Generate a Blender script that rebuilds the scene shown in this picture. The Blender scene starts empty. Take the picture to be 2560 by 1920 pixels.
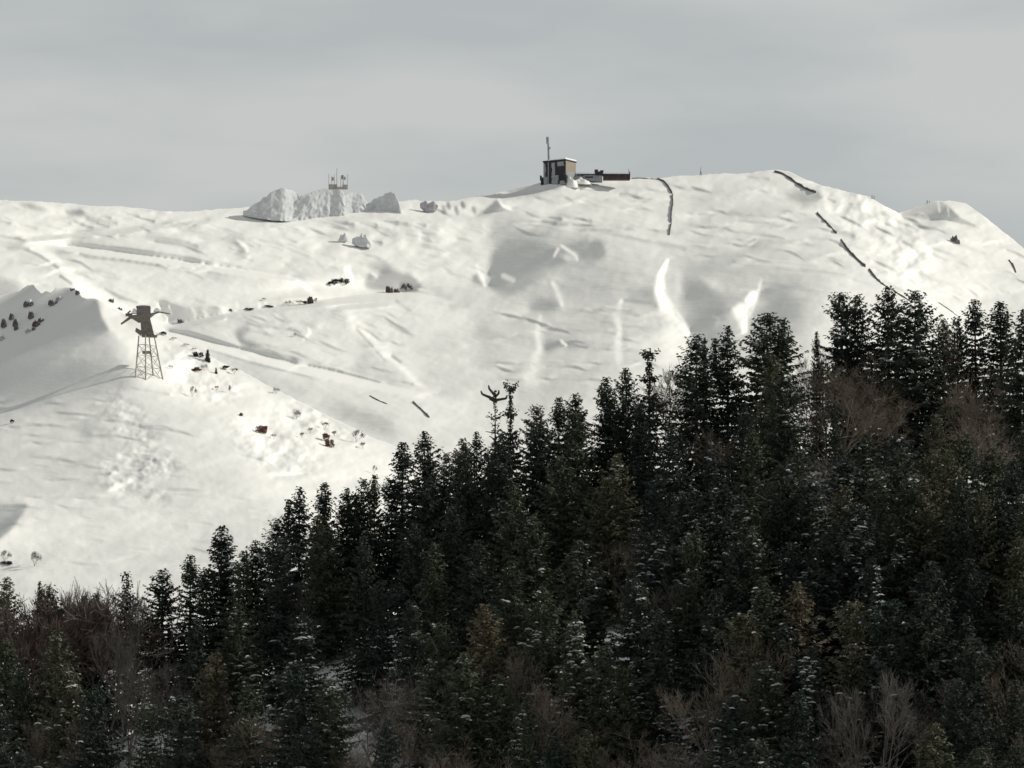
import bpy, math, random
import numpy as np
from mathutils import Vector

# ------------------------------------------------------------------ camera, sky, sun, exposure
SC = bpy.context.scene
COL = SC.collection
PITCH = math.radians(6.0)
FPX = 1280 / math.tan(math.radians(6.0))          # focal length in photo pixels (2560 wide)
cam_d = bpy.data.cameras.new('camera'); cam = bpy.data.objects.new('camera', cam_d); COL.objects.link(cam)
cam_d.sensor_width = 36; cam_d.lens = 18 / math.tan(math.radians(6.0))
cam_d.clip_start = 1.0; cam_d.clip_end = 40000
cam.location = (0, 0, 0); cam.rotation_euler = (math.pi / 2 + PITCH, 0, 0)
SC.camera = cam
SC.view_settings.view_transform = 'Standard'; SC.view_settings.look = 'None'
SC.view_settings.exposure = 0; SC.view_settings.gamma = 1; SC.view_settings.use_curve_mapping = False
SC.cycles.filter_width = 1.55
SC.cycles.max_bounces = 6; SC.cycles.diffuse_bounces = 3

SUN = np.array([0.84, 0.22, 0.50]); SUN /= np.linalg.norm(SUN)
SUN_EL = math.asin(SUN[2]); SUN_AZ = math.atan2(SUN[0], SUN[1])
sl = bpy.data.lights.new('sun', 'SUN'); sl.energy = 3.6; sl.angle = math.radians(1.0); sl.color = (1.0, 0.955, 0.86)
so = bpy.data.objects.new('sun', sl); COL.objects.link(so)
so.rotation_euler = Vector(SUN).to_track_quat('Z', 'Y').to_euler()

W = bpy.data.worlds.new('World'); SC.world = W; W.use_nodes = True
nt = W.node_tree; nt.nodes.clear()
def nd(t, **kw):
    n = nt.nodes.new(t)
    for k, v in kw.items(): setattr(n, k, v)
    return n
out = nd('ShaderNodeOutputWorld'); mix = nd('ShaderNodeMixShader')
bg1 = nd('ShaderNodeBackground'); bg2 = nd('ShaderNodeBackground')
sky = nd('ShaderNodeTexSky', sky_type='NISHITA', sun_disc=False)
sky.sun_elevation = SUN_EL; sky.sun_rotation = SUN_AZ
bg1.inputs[1].default_value = 0.12
nt.links.new(sky.outputs[0], bg1.inputs[0])
tc = nd('ShaderNodeTexCoord'); mp = nd('ShaderNodeMapping')
mp.inputs['Rotation'].default_value = (0, math.radians(14), 0)
mp.inputs['Scale'].default_value = (9, 9, 34)
nz = nd('ShaderNodeTexNoise'); nz.inputs['Scale'].default_value = 1.0; nz.inputs['Detail'].default_value = 4; nz.inputs['Roughness'].default_value = 0.5
rp = nd('ShaderNodeValToRGB')
rp.color_ramp.elements[0].position = 0.40; rp.color_ramp.elements[0].color = (0.476, 0.494, 0.486, 1)
rp.color_ramp.elements[1].position = 0.60; rp.color_ramp.elements[1].color = (0.585, 0.588, 0.562, 1)
nt.links.new(tc.outputs['Generated'], mp.inputs[0]); nt.links.new(mp.outputs[0], nz.inputs['Vector'])
nt.links.new(nz.outputs[0], rp.inputs[0]); nt.links.new(rp.outputs[0], bg2.inputs[0])
# the cloud deck is brightest in its lower part and duller overhead
sep = nd('ShaderNodeSeparateXYZ'); mrz = nd('ShaderNodeMapRange')
mrz.inputs[1].default_value = .22; mrz.inputs[2].default_value = .6; mrz.inputs[3].default_value = 1.0; mrz.inputs[4].default_value = .5
nt.links.new(tc.outputs['Generated'], sep.inputs[0]); nt.links.new(sep.outputs[2], mrz.inputs[0]); nt.links.new(mrz.outputs[0], bg2.inputs[1])
mix.inputs[0].default_value = 0.88
nt.links.new(bg1.outputs[0], mix.inputs[1]); nt.links.new(bg2.outputs[0], mix.inputs[2]); nt.links.new(mix.outputs[0], out.inputs[0])

# ------------------------------------------------------------------ helpers
rng = np.random.default_rng(7)
random.seed(7)
CP, SP = math.cos(PITCH), math.sin(PITCH)
def P(u, v, d):
    X = (np.asarray(u, float) - 1280) / FPX; Z = (960 - np.asarray(v, float)) / FPX
    return np.stack([X * d, (CP - Z * SP) * d, (SP + Z * CP) * d], -1)
def project(p):
    x, y, z = p
    dep = y * CP + z * SP; zz = -y * SP + z * CP
    return 1280 + FPX * x / dep, 960 - FPX * zz / dep, dep

def mesh_np(name, V, F, mats, smooth=True, mi=None):
    me = bpy.data.meshes.new(name)
    V = np.asarray(V, np.float32); F = np.asarray(F, np.int32)
    k = F.shape[1]
    me.vertices.add(len(V)); me.vertices.foreach_set('co', V.ravel())
    me.loops.add(F.size); me.loops.foreach_set('vertex_index', F.ravel())
    me.polygons.add(len(F))
    me.polygons.foreach_set('loop_start', np.arange(0, F.size, k, dtype=np.int32))
    me.polygons.foreach_set('loop_total', np.full(len(F), k, np.int32))
    for m in mats: me.materials.append(m)
    if mi is not None: me.polygons.foreach_set('material_index', np.asarray(mi, np.int32))
    me.polygons.foreach_set('use_smooth', np.full(len(F), smooth, bool))
    me.update(calc_edges=True); me.validate()
    return me
def link(name, me, parent=None, loc=None):
    o = bpy.data.objects.new(name, me); COL.objects.link(o)
    if parent is not None: o.parent = parent
    if loc is not None: o.location = loc
    return o
def thing(name, label, cat, loc, group=None, rotz=0):
    o = bpy.data.objects.new(name, None); COL.objects.link(o); o.empty_display_size = 1
    o.location = loc; o.rotation_euler = (0, 0, rotz)
    o['label'] = label; o['category'] = cat
    if group: o['group'] = group
    return o
def tag(o, label, cat, group=None):
    o['label'] = label; o['category'] = cat
    if group: o['group'] = group
    return o
class MB:
    """collects quads of boxes, bars and cones for one mesh"""
    def __init__(s): s.v = []; s.f = []
    def hexa(s, c):
        b = len(s.v); s.v += [tuple(p) for p in c]
        for q in ((0, 3, 2, 1), (4, 5, 6, 7), (0, 1, 5, 4), (1, 2, 6, 5), (2, 3, 7, 6), (3, 0, 4, 7)): s.f.append(tuple(b + i for i in q))
    def box(s, x0, x1, y0, y1, z0, z1, M=None):
        c = [(x0, y0, z0), (x1, y0, z0), (x1, y1, z0), (x0, y1, z0), (x0, y0, z1), (x1, y0, z1), (x1, y1, z1), (x0, y1, z1)]
        if M is not None: c = [M(Vector(p)) for p in c]
        s.hexa(c)
    def bar(s, a, b, r0, r1=None, n=6):
        r1 = r0 if r1 is None else r1
        a = Vector(a); b = Vector(b); d = (b - a).normalized()
        e = d.orthogonal().normalized(); g = d.cross(e); k = len(s.v)
        for c, r in ((a, r0), (b, r1)):
            for i in range(n):
                t = 2 * math.pi * i / n; s.v.append(tuple(c + e * (r * math.cos(t)) + g * (r * math.sin(t))))
        for i in range(n):
            j = (i + 1) % n; s.f.append((k + i, k + j, k + n + j, k + n + i))
        for o in (0, n):
            s.v.append(tuple(a if o == 0 else b)); c = len(s.v) - 1
            for i in range(0, n, 2):
                q = (k + o + i, k + o + (i + 1) % n, k + o + (i + 2) % n, c)
                s.f.append(q if o else q[::-1])
    def build(s, name, mat, parent=None, smooth=False):
        return link(name, mesh_np(name, s.v, s.f, [mat], smooth), parent)

def new_mat(name):
    m = bpy.data.materials.new(name); m.use_nodes = True
    t = m.node_tree; b = t.nodes['Principled BSDF']
    return m, t, b
def simple_mat(name, c, rough=0.8, var=0.25, scale=1.0, bump=0.3, bscale=4.0, bdist=0.1):
    m, t, b = new_mat(name)
    co = t.nodes.new('ShaderNodeTexCoord'); n = t.nodes.new('ShaderNodeTexNoise'); n.inputs['Scale'].default_value = scale; n.inputs['Detail'].default_value = 5
    t.links.new(co.outputs['Object'], n.inputs['Vector'])
    r = t.nodes.new('ShaderNodeValToRGB')
    r.color_ramp.elements[0].position = .3; r.color_ramp.elements[1].position = .7
    r.color_ramp.elements[0].color = (*[x * (1 - var) for x in c], 1); r.color_ramp.elements[1].color = (*[min(1, x * (1 + var)) for x in c], 1)
    t.links.new(n.outputs[0], r.inputs[0]); t.links.new(r.outputs[0], b.inputs['Base Color'])
    b.inputs['Roughness'].default_value = rough; b.inputs['Specular IOR Level'].default_value = .2
    if bump:
        n2 = t.nodes.new('ShaderNodeTexNoise'); n2.inputs['Scale'].default_value = bscale; n2.inputs['Detail'].default_value = 4
        t.links.new(co.outputs['Object'], n2.inputs['Vector'])
        bp = t.nodes.new('ShaderNodeBump'); bp.inputs['Strength'].default_value = bump; bp.inputs['Distance'].default_value = bdist
        t.links.new(n2.outputs[0], bp.inputs['Height']); t.links.new(bp.outputs[0], b.inputs['Normal'])
    return m
def snow_mat(name, c, fine=0.5, fdist=0.25, scale=0.5):
    m, t, b = new_mat(name)
    co = t.nodes.new('ShaderNodeTexCoord')
    mpn = t.nodes.new('ShaderNodeMapping'); mpn.inputs['Scale'].default_value = (0.55, 1, 1.6)
    n = t.nodes.new('ShaderNodeTexNoise'); n.inputs['Scale'].default_value = scale; n.inputs['Detail'].default_value = 8; n.inputs['Roughness'].default_value = .62
    t.links.new(co.outputs['Object'], mpn.inputs[0]); t.links.new(mpn.outputs[0], n.inputs['Vector'])
    bp = t.nodes.new('ShaderNodeBump'); bp.inputs['Strength'].default_value = fine; bp.inputs['Distance'].default_value = fdist
    t.links.new(n.outputs[0], bp.inputs['Height']); t.links.new(bp.outputs[0], b.inputs['Normal'])
    b.inputs['Base Color'].default_value = (*c, 1); b.inputs['Roughness'].default_value = .75; b.inputs['Specular IOR Level'].default_value = .12
    return m
M_SNOW = snow_mat('snow', (0.88, 0.88, 0.85), .45, .6, .28)
M_SNOW2 = snow_mat('snow_near', (0.88, 0.88, 0.85), .45, .5, .4)
M_SNOWB = snow_mat('snow_on_things', (0.80, 0.82, 0.82), .4, .2, 1.2)
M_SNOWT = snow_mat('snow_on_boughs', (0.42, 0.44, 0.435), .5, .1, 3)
M_FROST = simple_mat('rime', (0.27, 0.285, 0.30), .8, .15, .6)
M_CRAG = simple_mat('rimed_rock', (0.56, 0.58, 0.6), .85, .1, .25, .35, .35, 1.5)
def ledge_snow(m, lo, hi):
    """snow lying on every face that looks upward"""
    t = m.node_tree; b = t.nodes['Principled BSDF']; src = b.inputs['Base Color'].links[0].from_socket
    g = t.nodes.new('ShaderNodeNewGeometry'); s = t.nodes.new('ShaderNodeSeparateXYZ'); r = t.nodes.new('ShaderNodeMapRange'); r.inputs[1].default_value = lo; r.inputs[2].default_value = hi
    x = t.nodes.new('ShaderNodeMix'); x.data_type = 'RGBA'; x.inputs[7].default_value = (.86, .87, .86, 1)
    t.links.new(g.outputs['Normal'], s.inputs[0]); t.links.new(s.outputs[2], r.inputs[0]); t.links.new(r.outputs[0], x.inputs[0]); t.links.new(src, x.inputs[6]); t.links.new(x.outputs[2], b.inputs['Base Color'])
ledge_snow(M_CRAG, .35, .65)
M_ROCK = simple_mat('bare_rock', (0.13, 0.12, 0.13), .9, .4, .5, .8, 1.2, .4)
M_ROCKG = simple_mat('grey_rock', (0.42, 0.40, 0.43), .9, .25, .4, .8, 1.0, .4)
M_RUST = simple_mat('rust_rock', (0.085, 0.062, 0.06), .9, .4, .8, .6, 1.5, .3)
ledge_snow(M_ROCK, .6, .85); ledge_snow(M_ROCKG, .5, .8); ledge_snow(M_RUST, .65, .9)
M_STEEL = simple_mat('weathered_steel', (0.16, 0.145, 0.13), .6, .3, .8, 0)
M_STEELF = simple_mat('frosted_steel', (0.33, 0.31, 0.29), .7, .35, .5, 0)
M_GREY = simple_mat('grey_paint', (0.26, 0.27, 0.29), .6, .2, .5, 0)
M_DARKW = simple_mat('dark_cladding', (0.035, 0.033, 0.045), .8, .4, .7, .3, 3, .1)
M_TAN = simple_mat('tan_cladding', (0.29, 0.25, 0.195), .8, .12, .6, .2, 3, .05)
M_RED = simple_mat('dark_red_cladding', (0.062, 0.043, 0.046), .8, .3, .5, .2, 3, .05)
M_PURP = simple_mat('mauve_sheet', (0.17, 0.145, 0.155), .6, .2, .6, 0)
M_GLASS = simple_mat('dark_glass', (0.03, 0.035, 0.045), .25, .2, .5, 0)
M_FENCE = simple_mat('fence_wood', (0.12, 0.115, 0.11), .9, .3, 1.5, .3, 6, .05)
M_BARK = simple_mat('bark', (0.075, 0.06, 0.05), .95, .35, 1.2, .6, 6, .08)
M_BARKG = simple_mat('grey_bark', (0.19, 0.17, 0.15), .95, .35, 1.0, .5, 6, .05)
def tint_mat(name, var):
    """foliage or twigs: the object's own colour, varied from clump to clump"""
    m, t, b = new_mat(name)
    oi = t.nodes.new('ShaderNodeObjectInfo'); co = t.nodes.new('ShaderNodeTexCoord')
    n = t.nodes.new('ShaderNodeTexNoise'); n.inputs['Scale'].default_value = .45; n.inputs['Detail'].default_value = 6; n.inputs['Roughness'].default_value = .7
    t.links.new(co.outputs['Object'], n.inputs['Vector'])
    mr = t.nodes.new('ShaderNodeMapRange'); mr.inputs[1].default_value = .32; mr.inputs[2].default_value = .68; mr.inputs[3].default_value = 1 - var; mr.inputs[4].default_value = 1 + var
    t.links.new(n.outputs[0], mr.inputs[0])
    mx = t.nodes.new('ShaderNodeVectorMath'); mx.operation = 'SCALE'
    t.links.new(oi.outputs['Color'], mx.inputs[0]); t.links.new(mr.outputs[0], mx.inputs['Scale'])
    t.links.new(mx.outputs[0], b.inputs['Base Color'])
    b.inputs['Roughness'].default_value = .7; b.inputs['Specular IOR Level'].default_value = .15
    return m
M_LEAF = tint_mat('needles', .28)
M_TWIG = tint_mat('twigs', .3)

# ------------------------------------------------------------------ painting the relief of the snow slopes
def gblur(a, s):
    """gaussian blur, sigma in grid cells (u, v)"""
    su, sv = (s, s) if np.isscalar(s) else s
    for ax, sg in ((1, su), (0, sv)):
        if sg < .3: continue
        r = int(3 * sg) + 1; k = np.exp(-.5 * (np.arange(-r, r + 1) / sg) ** 2); k /= k.sum()
        n = a.shape[ax]; pad = [(0, 0), (0, 0)]; pad[ax] = (r, r)
        b = np.pad(a, pad, mode='edge')
        L = n + 4 * r + 1
        fb = np.fft.rfft(b, L, axis=ax); sh = [1, 1]; fk = np.fft.rfft(k, L); sh[ax] = len(fk)
        c = np.fft.irfft(fb * fk.reshape(sh), L, axis=ax)
        a = np.take(c, np.arange(2 * r, 2 * r + n), axis=ax)
    return a
class Slope:
    """a snow slope seen across a pixel window; T is how squarely each spot faces the sun"""
    def __init__(s, u0, u1, v0, v1, step, base):
        s.u0, s.v1, s.st = u0, v1, step
        s.us = np.arange(u0, u1 + 1, step, float); s.vs = np.arange(v1, v0 - 1, -step, float)   # rows run upwards
        s.U, s.V = np.meshgrid(s.us, s.vs); s.T = np.full(s.U.shape, float(base)); s.RM = np.zeros(s.U.shape); s.RV = np.ones(s.U.shape)
    def mask_poly(s, pts, blur):
        U, V = s.U, s.V; m = np.zeros(U.shape, bool); n = len(pts)
        for i in range(n):
            (x0, y0), (x1, y1) = pts[i], pts[(i + 1) % n]
            if y0 == y1: continue
            c = ((V >= min(y0, y1)) & (V < max(y0, y1))) & (U < x0 + (V - y0) * (x1 - x0) / (y1 - y0))
            m ^= c
        return gblur(m.astype(float), np.array(blur) / s.st if not np.isscalar(blur) else blur / s.st)
    def mask_line(s, pts, w, soft=None):
        ws = w if hasattr(w, '__len__') else [w] * len(pts); M = np.zeros(s.U.shape); R = max(ws) * 1.6 + 2 * s.st
        x0 = min(q[0] for q in pts) - R; x1 = max(q[0] for q in pts) + R; y0 = min(q[1] for q in pts) - R; y1 = max(q[1] for q in pts) + R
        i0, i1 = np.searchsorted(s.us, [x0, x1]); j0 = int(np.clip((s.v1 - y1) / s.st, 0, len(s.vs))); j1 = int(np.clip((s.v1 - y0) / s.st + 1, 0, len(s.vs)))
        if i1 <= i0 or j1 <= j0: return M
        U, V = s.U[j0:j1, i0:i1], s.V[j0:j1, i0:i1]; d = np.full(U.shape, 1e9)
        for i in range(len(pts) - 1):
            (x0, y0), (x1, y1) = pts[i], pts[i + 1]
            t = np.clip(((U - x0) * (x1 - x0) + (V - y0) * (y1 - y0)) / max(1e-6, (x1 - x0) ** 2 + (y1 - y0) ** 2), 0, 1)
            d = np.minimum(d, np.hypot(U - x0 - t * (x1 - x0), V - y0 - t * (y1 - y0)) / np.maximum(.5, (ws[i] + (ws[i + 1] - ws[i]) * t) / 2))
        M[j0:j1, i0:i1] = np.exp(-d ** 4 * .7) if soft is None else np.exp(-d ** 2)
        return M
    def lay(s, m, val, k=1.0): s.T = s.T * (1 - m * k) + val * m * k
    def poly(s, pts, val, blur=6, k=1.0): s.lay(s.mask_poly(pts, blur), val, k)
    def line(s, pts, w, val, k=1.0, soft=None): s.lay(s.mask_line(pts, w, soft), val, k)
    def step(s, m, rho):
        """a cut or a bench: how many metres the ground runs back for each pixel of height"""
        s.RV = np.where(m > s.RM * .5, rho, s.RV); s.RM = np.maximum(s.RM, m)
    def bench(s, pts, w, rho=3.2): s.step(s.mask_line(pts, w), rho)
    def bank(s, pts, w, rho=.12): s.step(s.mask_line(pts, w), rho)
    def noise(s, au, av, seed):
        r = np.random.default_rng(seed).standard_normal(s.U.shape); r = gblur(r, (au / s.st, av / s.st)); return r / r.std()
    def poisson(s, a, r, d0, eps):
        nv, nu = d0.shape
        f = np.zeros((nv, nu))
        f[:, :-1] += a[:, :-1]; f[:, 1:] -= a[:, :-1]
        f[:-1] += r[:-1]; f[1:] -= r[:-1]
        f -= eps * d0
        g = np.concatenate([f, f[:, ::-1]], 1); g = np.concatenate([g, g[::-1]], 0)
        F = np.fft.rfft2(g)
        lam = (2 * np.cos(np.pi * np.arange(2 * nv) / nv) - 2)[:, None] + (2 * np.cos(np.pi * np.arange(F.shape[1]) / nu) - 2)[None]
        return np.fft.irfft2(F / (lam - eps), g.shape)[:nv, :nu]
    def grads(s, d):
        a = np.zeros(d.shape); r = np.zeros(d.shape)
        a[:, :-1] = np.diff(d, axis=1); r[:-1] = np.diff(d, axis=0); a[:, -1] = a[:, -2]; r[-1] = r[-2]
        return a, r
    def dot(s, d, a, r, st=None, ray=None):
        """how squarely the surface of depth d, with steps a to the right and r upwards, faces the sun"""
        st = s.st if st is None else st; ray = P(s.U, s.V, 1.0) if ray is None else ray; k = st / FPX
        pu = ray * a[..., None] + np.array([k, 0, 0]) * d[..., None]; pv = ray * r[..., None] + np.array([0, -SP * k, CP * k]) * d[..., None]
        n = np.cross(pu, pv)
        return (n @ SUN) / np.sqrt((n * n).sum(-1))
    def normals_dot(s, d): return s.dot(d, *s.grads(d))
    def relax(s, d, d0, T, RM, RV, st, iters, kap, eps, ka, fill, ray):
        h = .02 * st
        for i in range(iters):
            a, r = s.grads(d); S0 = s.dot(d, a, r, st, ray)
            al = (s.dot(d, a + h, r, st, ray) - S0) / h; be = (s.dot(d, a, r + h, st, ray) - S0) / h
            e = np.maximum(T, -.12) - np.maximum(S0, -.12)
            k = kap * e / (al * al + be * be + (fill / st) ** 2)
            a = np.clip(a + k * al, -ka * st, ka * st * 1.3); r = np.clip(r + k * be, .10 * st, 3.5 * st)
            r = r * (1 - RM) + RV * st * RM; a = a * (1 - .6 * RM)
            d = s.poisson(a, r, d0, eps)
        return d
    def solve(s, dbot, rho, iters, kap, eps, ka=.7, fill=.15, q=4, coarse=160):
        """find the relief whose lit and shaded sides match T: first the big forms on a coarse grid, then the detail"""
        st = s.st; r0 = np.broadcast_to(np.asarray(rho, float) * st, s.U.shape).copy()
        d0 = dbot + np.concatenate([np.zeros((1, s.U.shape[1])), np.cumsum(r0[:-1], 0)], 0)
        ray = P(s.U, s.V, 1.0); Tb = gblur(s.T, q * .45); cut = (slice(None, None, q), slice(None, None, q))
        z = np.zeros(Tb[cut].shape)
        dc = s.relax(d0[cut].copy(), d0[cut], Tb[cut], z, z, st * q, coarse, kap, eps * q * q, ka, fill, ray[cut])
        y = np.minimum(np.arange(s.U.shape[0]) / q, dc.shape[0] - 1.001); x = np.minimum(np.arange(s.U.shape[1]) / q, dc.shape[1] - 1.001)
        j = y.astype(int); i = x.astype(int); fy = (y - j)[:, None]; fx = (x - i)[None]
        e = dc - d0[cut]
        up = (e[j][:, i] * (1 - fx) + e[j][:, i + 1] * fx) * (1 - fy) + (e[j + 1][:, i] * (1 - fx) + e[j + 1][:, i + 1] * fx) * fy
        up = gblur(up, q * .5)
        s.d = s.relax(d0 + up, d0 + up, gblur(s.T, .5), gblur(s.RM, .8), gblur(s.RV, .8), st, iters, kap, 2e-5, ka, fill, ray)
        return s.d
    def depth(s, u, v):
        x = np.clip((np.asarray(u, float) - s.u0) / s.st, 0, s.U.shape[1] - 1.001); y = np.clip((s.v1 - np.asarray(v, float)) / s.st, 0, s.U.shape[0] - 1.001)
        i = x.astype(int); j = y.astype(int); fx = x - i; fy = y - j; d = s.d
        return (d[j, i] * (1 - fx) + d[j, i + 1] * fx) * (1 - fy) + (d[j + 1, i] * (1 - fx) + d[j + 1, i + 1] * fx) * fy
    def at(s, u, v): return Vector(P(u, v, float(s.depth(u, v))))
    def mesh(s, name, sky, nrow, mat, back=(4, 10, 25, 60, 150, 400), drop=.35, skirt=(30, 90, 200, 400)):
        us = s.us; sv = np.interp(us, [p[0] for p in sky], [p[1] for p in sky])
        wob = np.random.default_rng(nrow); sv = sv + gblur(wob.standard_normal((1, len(us))), (1.5, 0))[0] * 1.1 + gblur(wob.standard_normal((1, len(us))), (6, 0))[0] * 3
        t = np.linspace(0, 1, nrow)[:, None]
        VV = s.v1 + (sv[None] - s.v1) * t; UU = np.broadcast_to(us[None], VV.shape)
        rows = list(P(UU, VV, s.depth(UU, VV)))
        top = rows[-1]; bot = rows[0]
        for b in back: rows.append(top + np.array([0, b, -.02 * b - drop * b * min(1, b / 25)]))
        for k in skirt: rows.insert(0, bot + np.array([0, -k, -k * .45]))
        A = np.array(rows)
        for side in (-1, 1):                                     # the slope runs on beyond both ends of the view
            e = A[:, 0] if side < 0 else A[:, -1]
            for k in ((60, 250, 900, 2600) if side > 0 else (60, 250, 900, 2600)):
                c = e + np.array([side * k, 0, 0]); c[:, 2] -= np.maximum(0, c[:, 2] + 34) * min(.9, k / 2600)
                A = np.concatenate([c[:, None], A], 1) if side < 0 else np.concatenate([A, c[:, None]], 1)
        nr, nc = A.shape[:2]
        idx = np.arange(nr * nc).reshape(nr, nc)
        F = np.stack([idx[:-1, :-1], idx[:-1, 1:], idx[1:, 1:], idx[1:, :-1]], -1).reshape(-1, 4)
        o = link(name, mesh_np(name, A.reshape(-1, 3), F, [mat], True)); o['kind'] = 'structure'
        return o
# ------------------------------------------------------------------ the far mountain
SKY_MAIN = [(-500, 500), (-200, 500), (0, 501), (116, 505), (208, 513), (301, 516), (393, 526), (463, 529), (579, 521), (640, 517), (700, 514), (800, 510), (900, 508), (1005, 503),
    (1035, 499), (1055, 503), (1093, 501), (1125, 503), (1157, 497), (1192, 491), (1230, 486), (1273, 477), (1320, 464), (1354, 454), (1400, 447), (1450, 442), (1497, 440), (1537, 439), (1581, 444), (1640, 446),
    (1687, 439), (1752, 436), (1869, 432), (1912, 427), (1947, 425), (1978, 430), (2008, 445), (2056, 464), (2121, 480), (2177, 493), (2208, 514), (2247, 533),
    (2285, 519), (2320, 506), (2345, 503), (2373, 502), (2416, 509), (2451, 534), (2480, 556), (2511, 580), (2560, 621), (2620, 660), (2760, 730), (3000, 830)]
A = Slope(-420, 2980, 390, 1250, 2.5, .545)
A.poly([(-420, 560), (600, 560), (900, 640), (700, 700), (200, 620), (-420, 620)], .53, 20)
# right shoulder in full light, with a crusty texture
A.poly([(1950, 415), (2300, 470), (2600, 560), (2980, 700), (2980, 1100), (2350, 830), (2240, 730), (2110, 610), (2040, 520), (2010, 470)], .64, 10)
A.poly([(2120, 640), (2300, 640), (2520, 720), (2480, 800), (2330, 780), (2200, 690)], .72, 18)
A.poly([(2560, 640), (2980, 760), (2980, 1100), (2480, 900), (2440, 760), (2500, 690)], .52, 20)
RIGHT = A.mask_poly([(2010, 460), (2260, 490), (2330, 620), (2330, 740), (2230, 690), (2100, 580)], 20)
# broad shade of the cirque
A.poly([(1240, 700), (1290, 610), (1500, 590), (1660, 640), (1640, 760), (1560, 900), (1480, 1000), (1320, 1100), (1250, 1000), (1210, 860)], .33, 55)
A.poly([(1230, 545), (1500, 575), (1500, 610), (1220, 600)], .33, 10)
A.poly([(1680, 640), (1760, 600), (1900, 600), (2060, 700), (2050, 860), (1700, 900)], .27, 35)
A.poly([(1700, 470), (2000, 500), (2060, 600), (1750, 590)], .43, 20)
# hollow under the summit, sharp on its left
A.poly([(1224, 640), (1246, 604), (1300, 592), (1380, 612), (1440, 606), (1508, 606), (1514, 626), (1496, 650), (1440, 662), (1370, 680), (1310, 716), (1270, 736), (1238, 734), (1220, 712)], .03, 7)
A.poly([(1236, 606), (1300, 580), (1500, 590), (1505, 608), (1300, 612), (1230, 640)], .2, 14, .6)
A.line([(1384, 640), (1394, 622)], [5, 9], .62, .9, 1)
A.line([(1402, 614), (1420, 626), (1438, 640), (1442, 650)], [6, 9, 13, 4], .66, .9, 1)
A.poly([(1396, 640), (1425, 632), (1440, 650), (1420, 655)], .3, 3)
A.line([(1258, 690), (1280, 700)], 14, .4)
A.line([(1190, 664), (1202, 688), (1212, 718)], [5, 17, 4], .8, 1, 1)
A.poly([(1176, 690), (1192, 684), (1205, 712), (1180, 706)], .12, 3)
A.poly([(1470, 610), (1500, 604), (1512, 632), (1490, 642), (1474, 636)], .02, 2)
# left hollow above the road
A.poly([(908, 704), (926, 682), (950, 690), (944, 668), (968, 668), (1008, 684), (1024, 684), (1044, 706), (1054, 714), (1038, 730), (1000, 732), (946, 732), (916, 722)], .03, 5)
A.poly([(918, 656), (960, 650), (980, 668), (940, 676), (915, 672)], .22, 4)
A.line([(866, 674), (880, 700)], [16, 8], .85)
A.line([(930, 684), (940, 690)], 8, .6)
A.line([(896, 692), (904, 702)], 9, .6)
# low cliffs in the cirque
A.poly([(1316, 764), (1344, 748), (1394, 746), (1402, 760), (1404, 770), (1370, 780), (1336, 782)], .06, 6)
A.line([(1380, 706), (1398, 740), (1404, 764)], [8, 20, 8], .64, 1, 1)
A.poly([(1356, 858), (1376, 850), (1420, 854), (1440, 850), (1466, 858), (1460, 872), (1400, 872), (1362, 886)], .06, 5)
A.line([(1402, 852), (1414, 862)], 7, .7)
A.poly([(1408, 700), (1470, 680), (1540, 700), (1560, 740), (1480, 790), (1420, 780)], .24, 18)
A.poly([(1560, 720), (1640, 720), (1662, 760), (1640, 770), (1580, 760)], .2, 8)
A.line([(1560, 752), (1610, 756), (1650, 766)], 9, .12)
A.poly([(1635, 730), (1655, 735), (1660, 768), (1640, 764)], .06, 4)
A.line([(1500, 806), (1540, 808)], 7, .2); A.line([(1508, 832), (1536, 834)], 6, .2); A.line([(1508, 858), (1540, 860)], 6, .22)
A.line([(1350, 790), (1342, 830), (1348, 872), (1336, 905), (1322, 940)], [8, 22, 16, 28, 50], .6, .9, 1)
A.line([(1552, 752), (1540, 790), (1550, 824), (1541, 860), (1546, 905)], [10, 26, 14, 24, 20], .62, .9, 1)
A.poly([(1560, 790), (1566, 850), (1566, 900), (1558, 900), (1556, 800)], .25, 4)
A.poly([(1180, 780), (1230, 800), (1240, 900), (1210, 960), (1190, 900)], .26, 22)
# the bright rib and the deep shade to its right
A.poly([(1704, 692), (1740, 700), (1790, 720), (1812, 742), (1826, 760), (1800, 790), (1822, 830), (1830, 880), (1740, 900), (1722, 826), (1706, 770)], .07, 14)
A.poly([(1712, 700), (1760, 712), (1800, 750), (1770, 780), (1730, 770)], .0, 12, .8)
A.poly([(1745, 690), (1800, 700), (1812, 735), (1785, 724)], .4, 6)
A.line([(1668, 650), (1650, 690), (1648, 730), (1664, 770), (1692, 800), (1718, 832)], [6, 18, 28, 30, 26, 14], .88)
A.poly([(1660, 760), (1690, 790), (1722, 830), (1716, 880), (1690, 930), (1650, 930), (1656, 860)], .68, 10, .8)
for (u, v) in ((1652, 720), (1668, 742), (1676, 770), (1690, 792)): A.line([(u - 6, v - 10), (u + 12, v + 10)], 5, .45, .6)
A.poly([(1690, 660), (1704, 690), (1698, 750), (1684, 720)], .48, 5)
A.poly([(1908, 712), (1960, 702), (1990, 740), (2000, 800), (1970, 850), (1880, 850), (1876, 790), (1896, 760)], .08, 18)
A.line([(1902, 700), (1890, 745), (1872, 790)], 8, .5)
A.line([(1882, 738), (1872, 752)], 22, .85); A.poly([(1826, 770), (1850, 758), (1872, 760), (1866, 800), (1860, 830), (1846, 812)], .72, 4)
A.line([(1862, 790), (1860, 826)], [8, 14], .9)
A.line([(1780, 790), (1800, 800), (1790, 812)], 8, .2)
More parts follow.
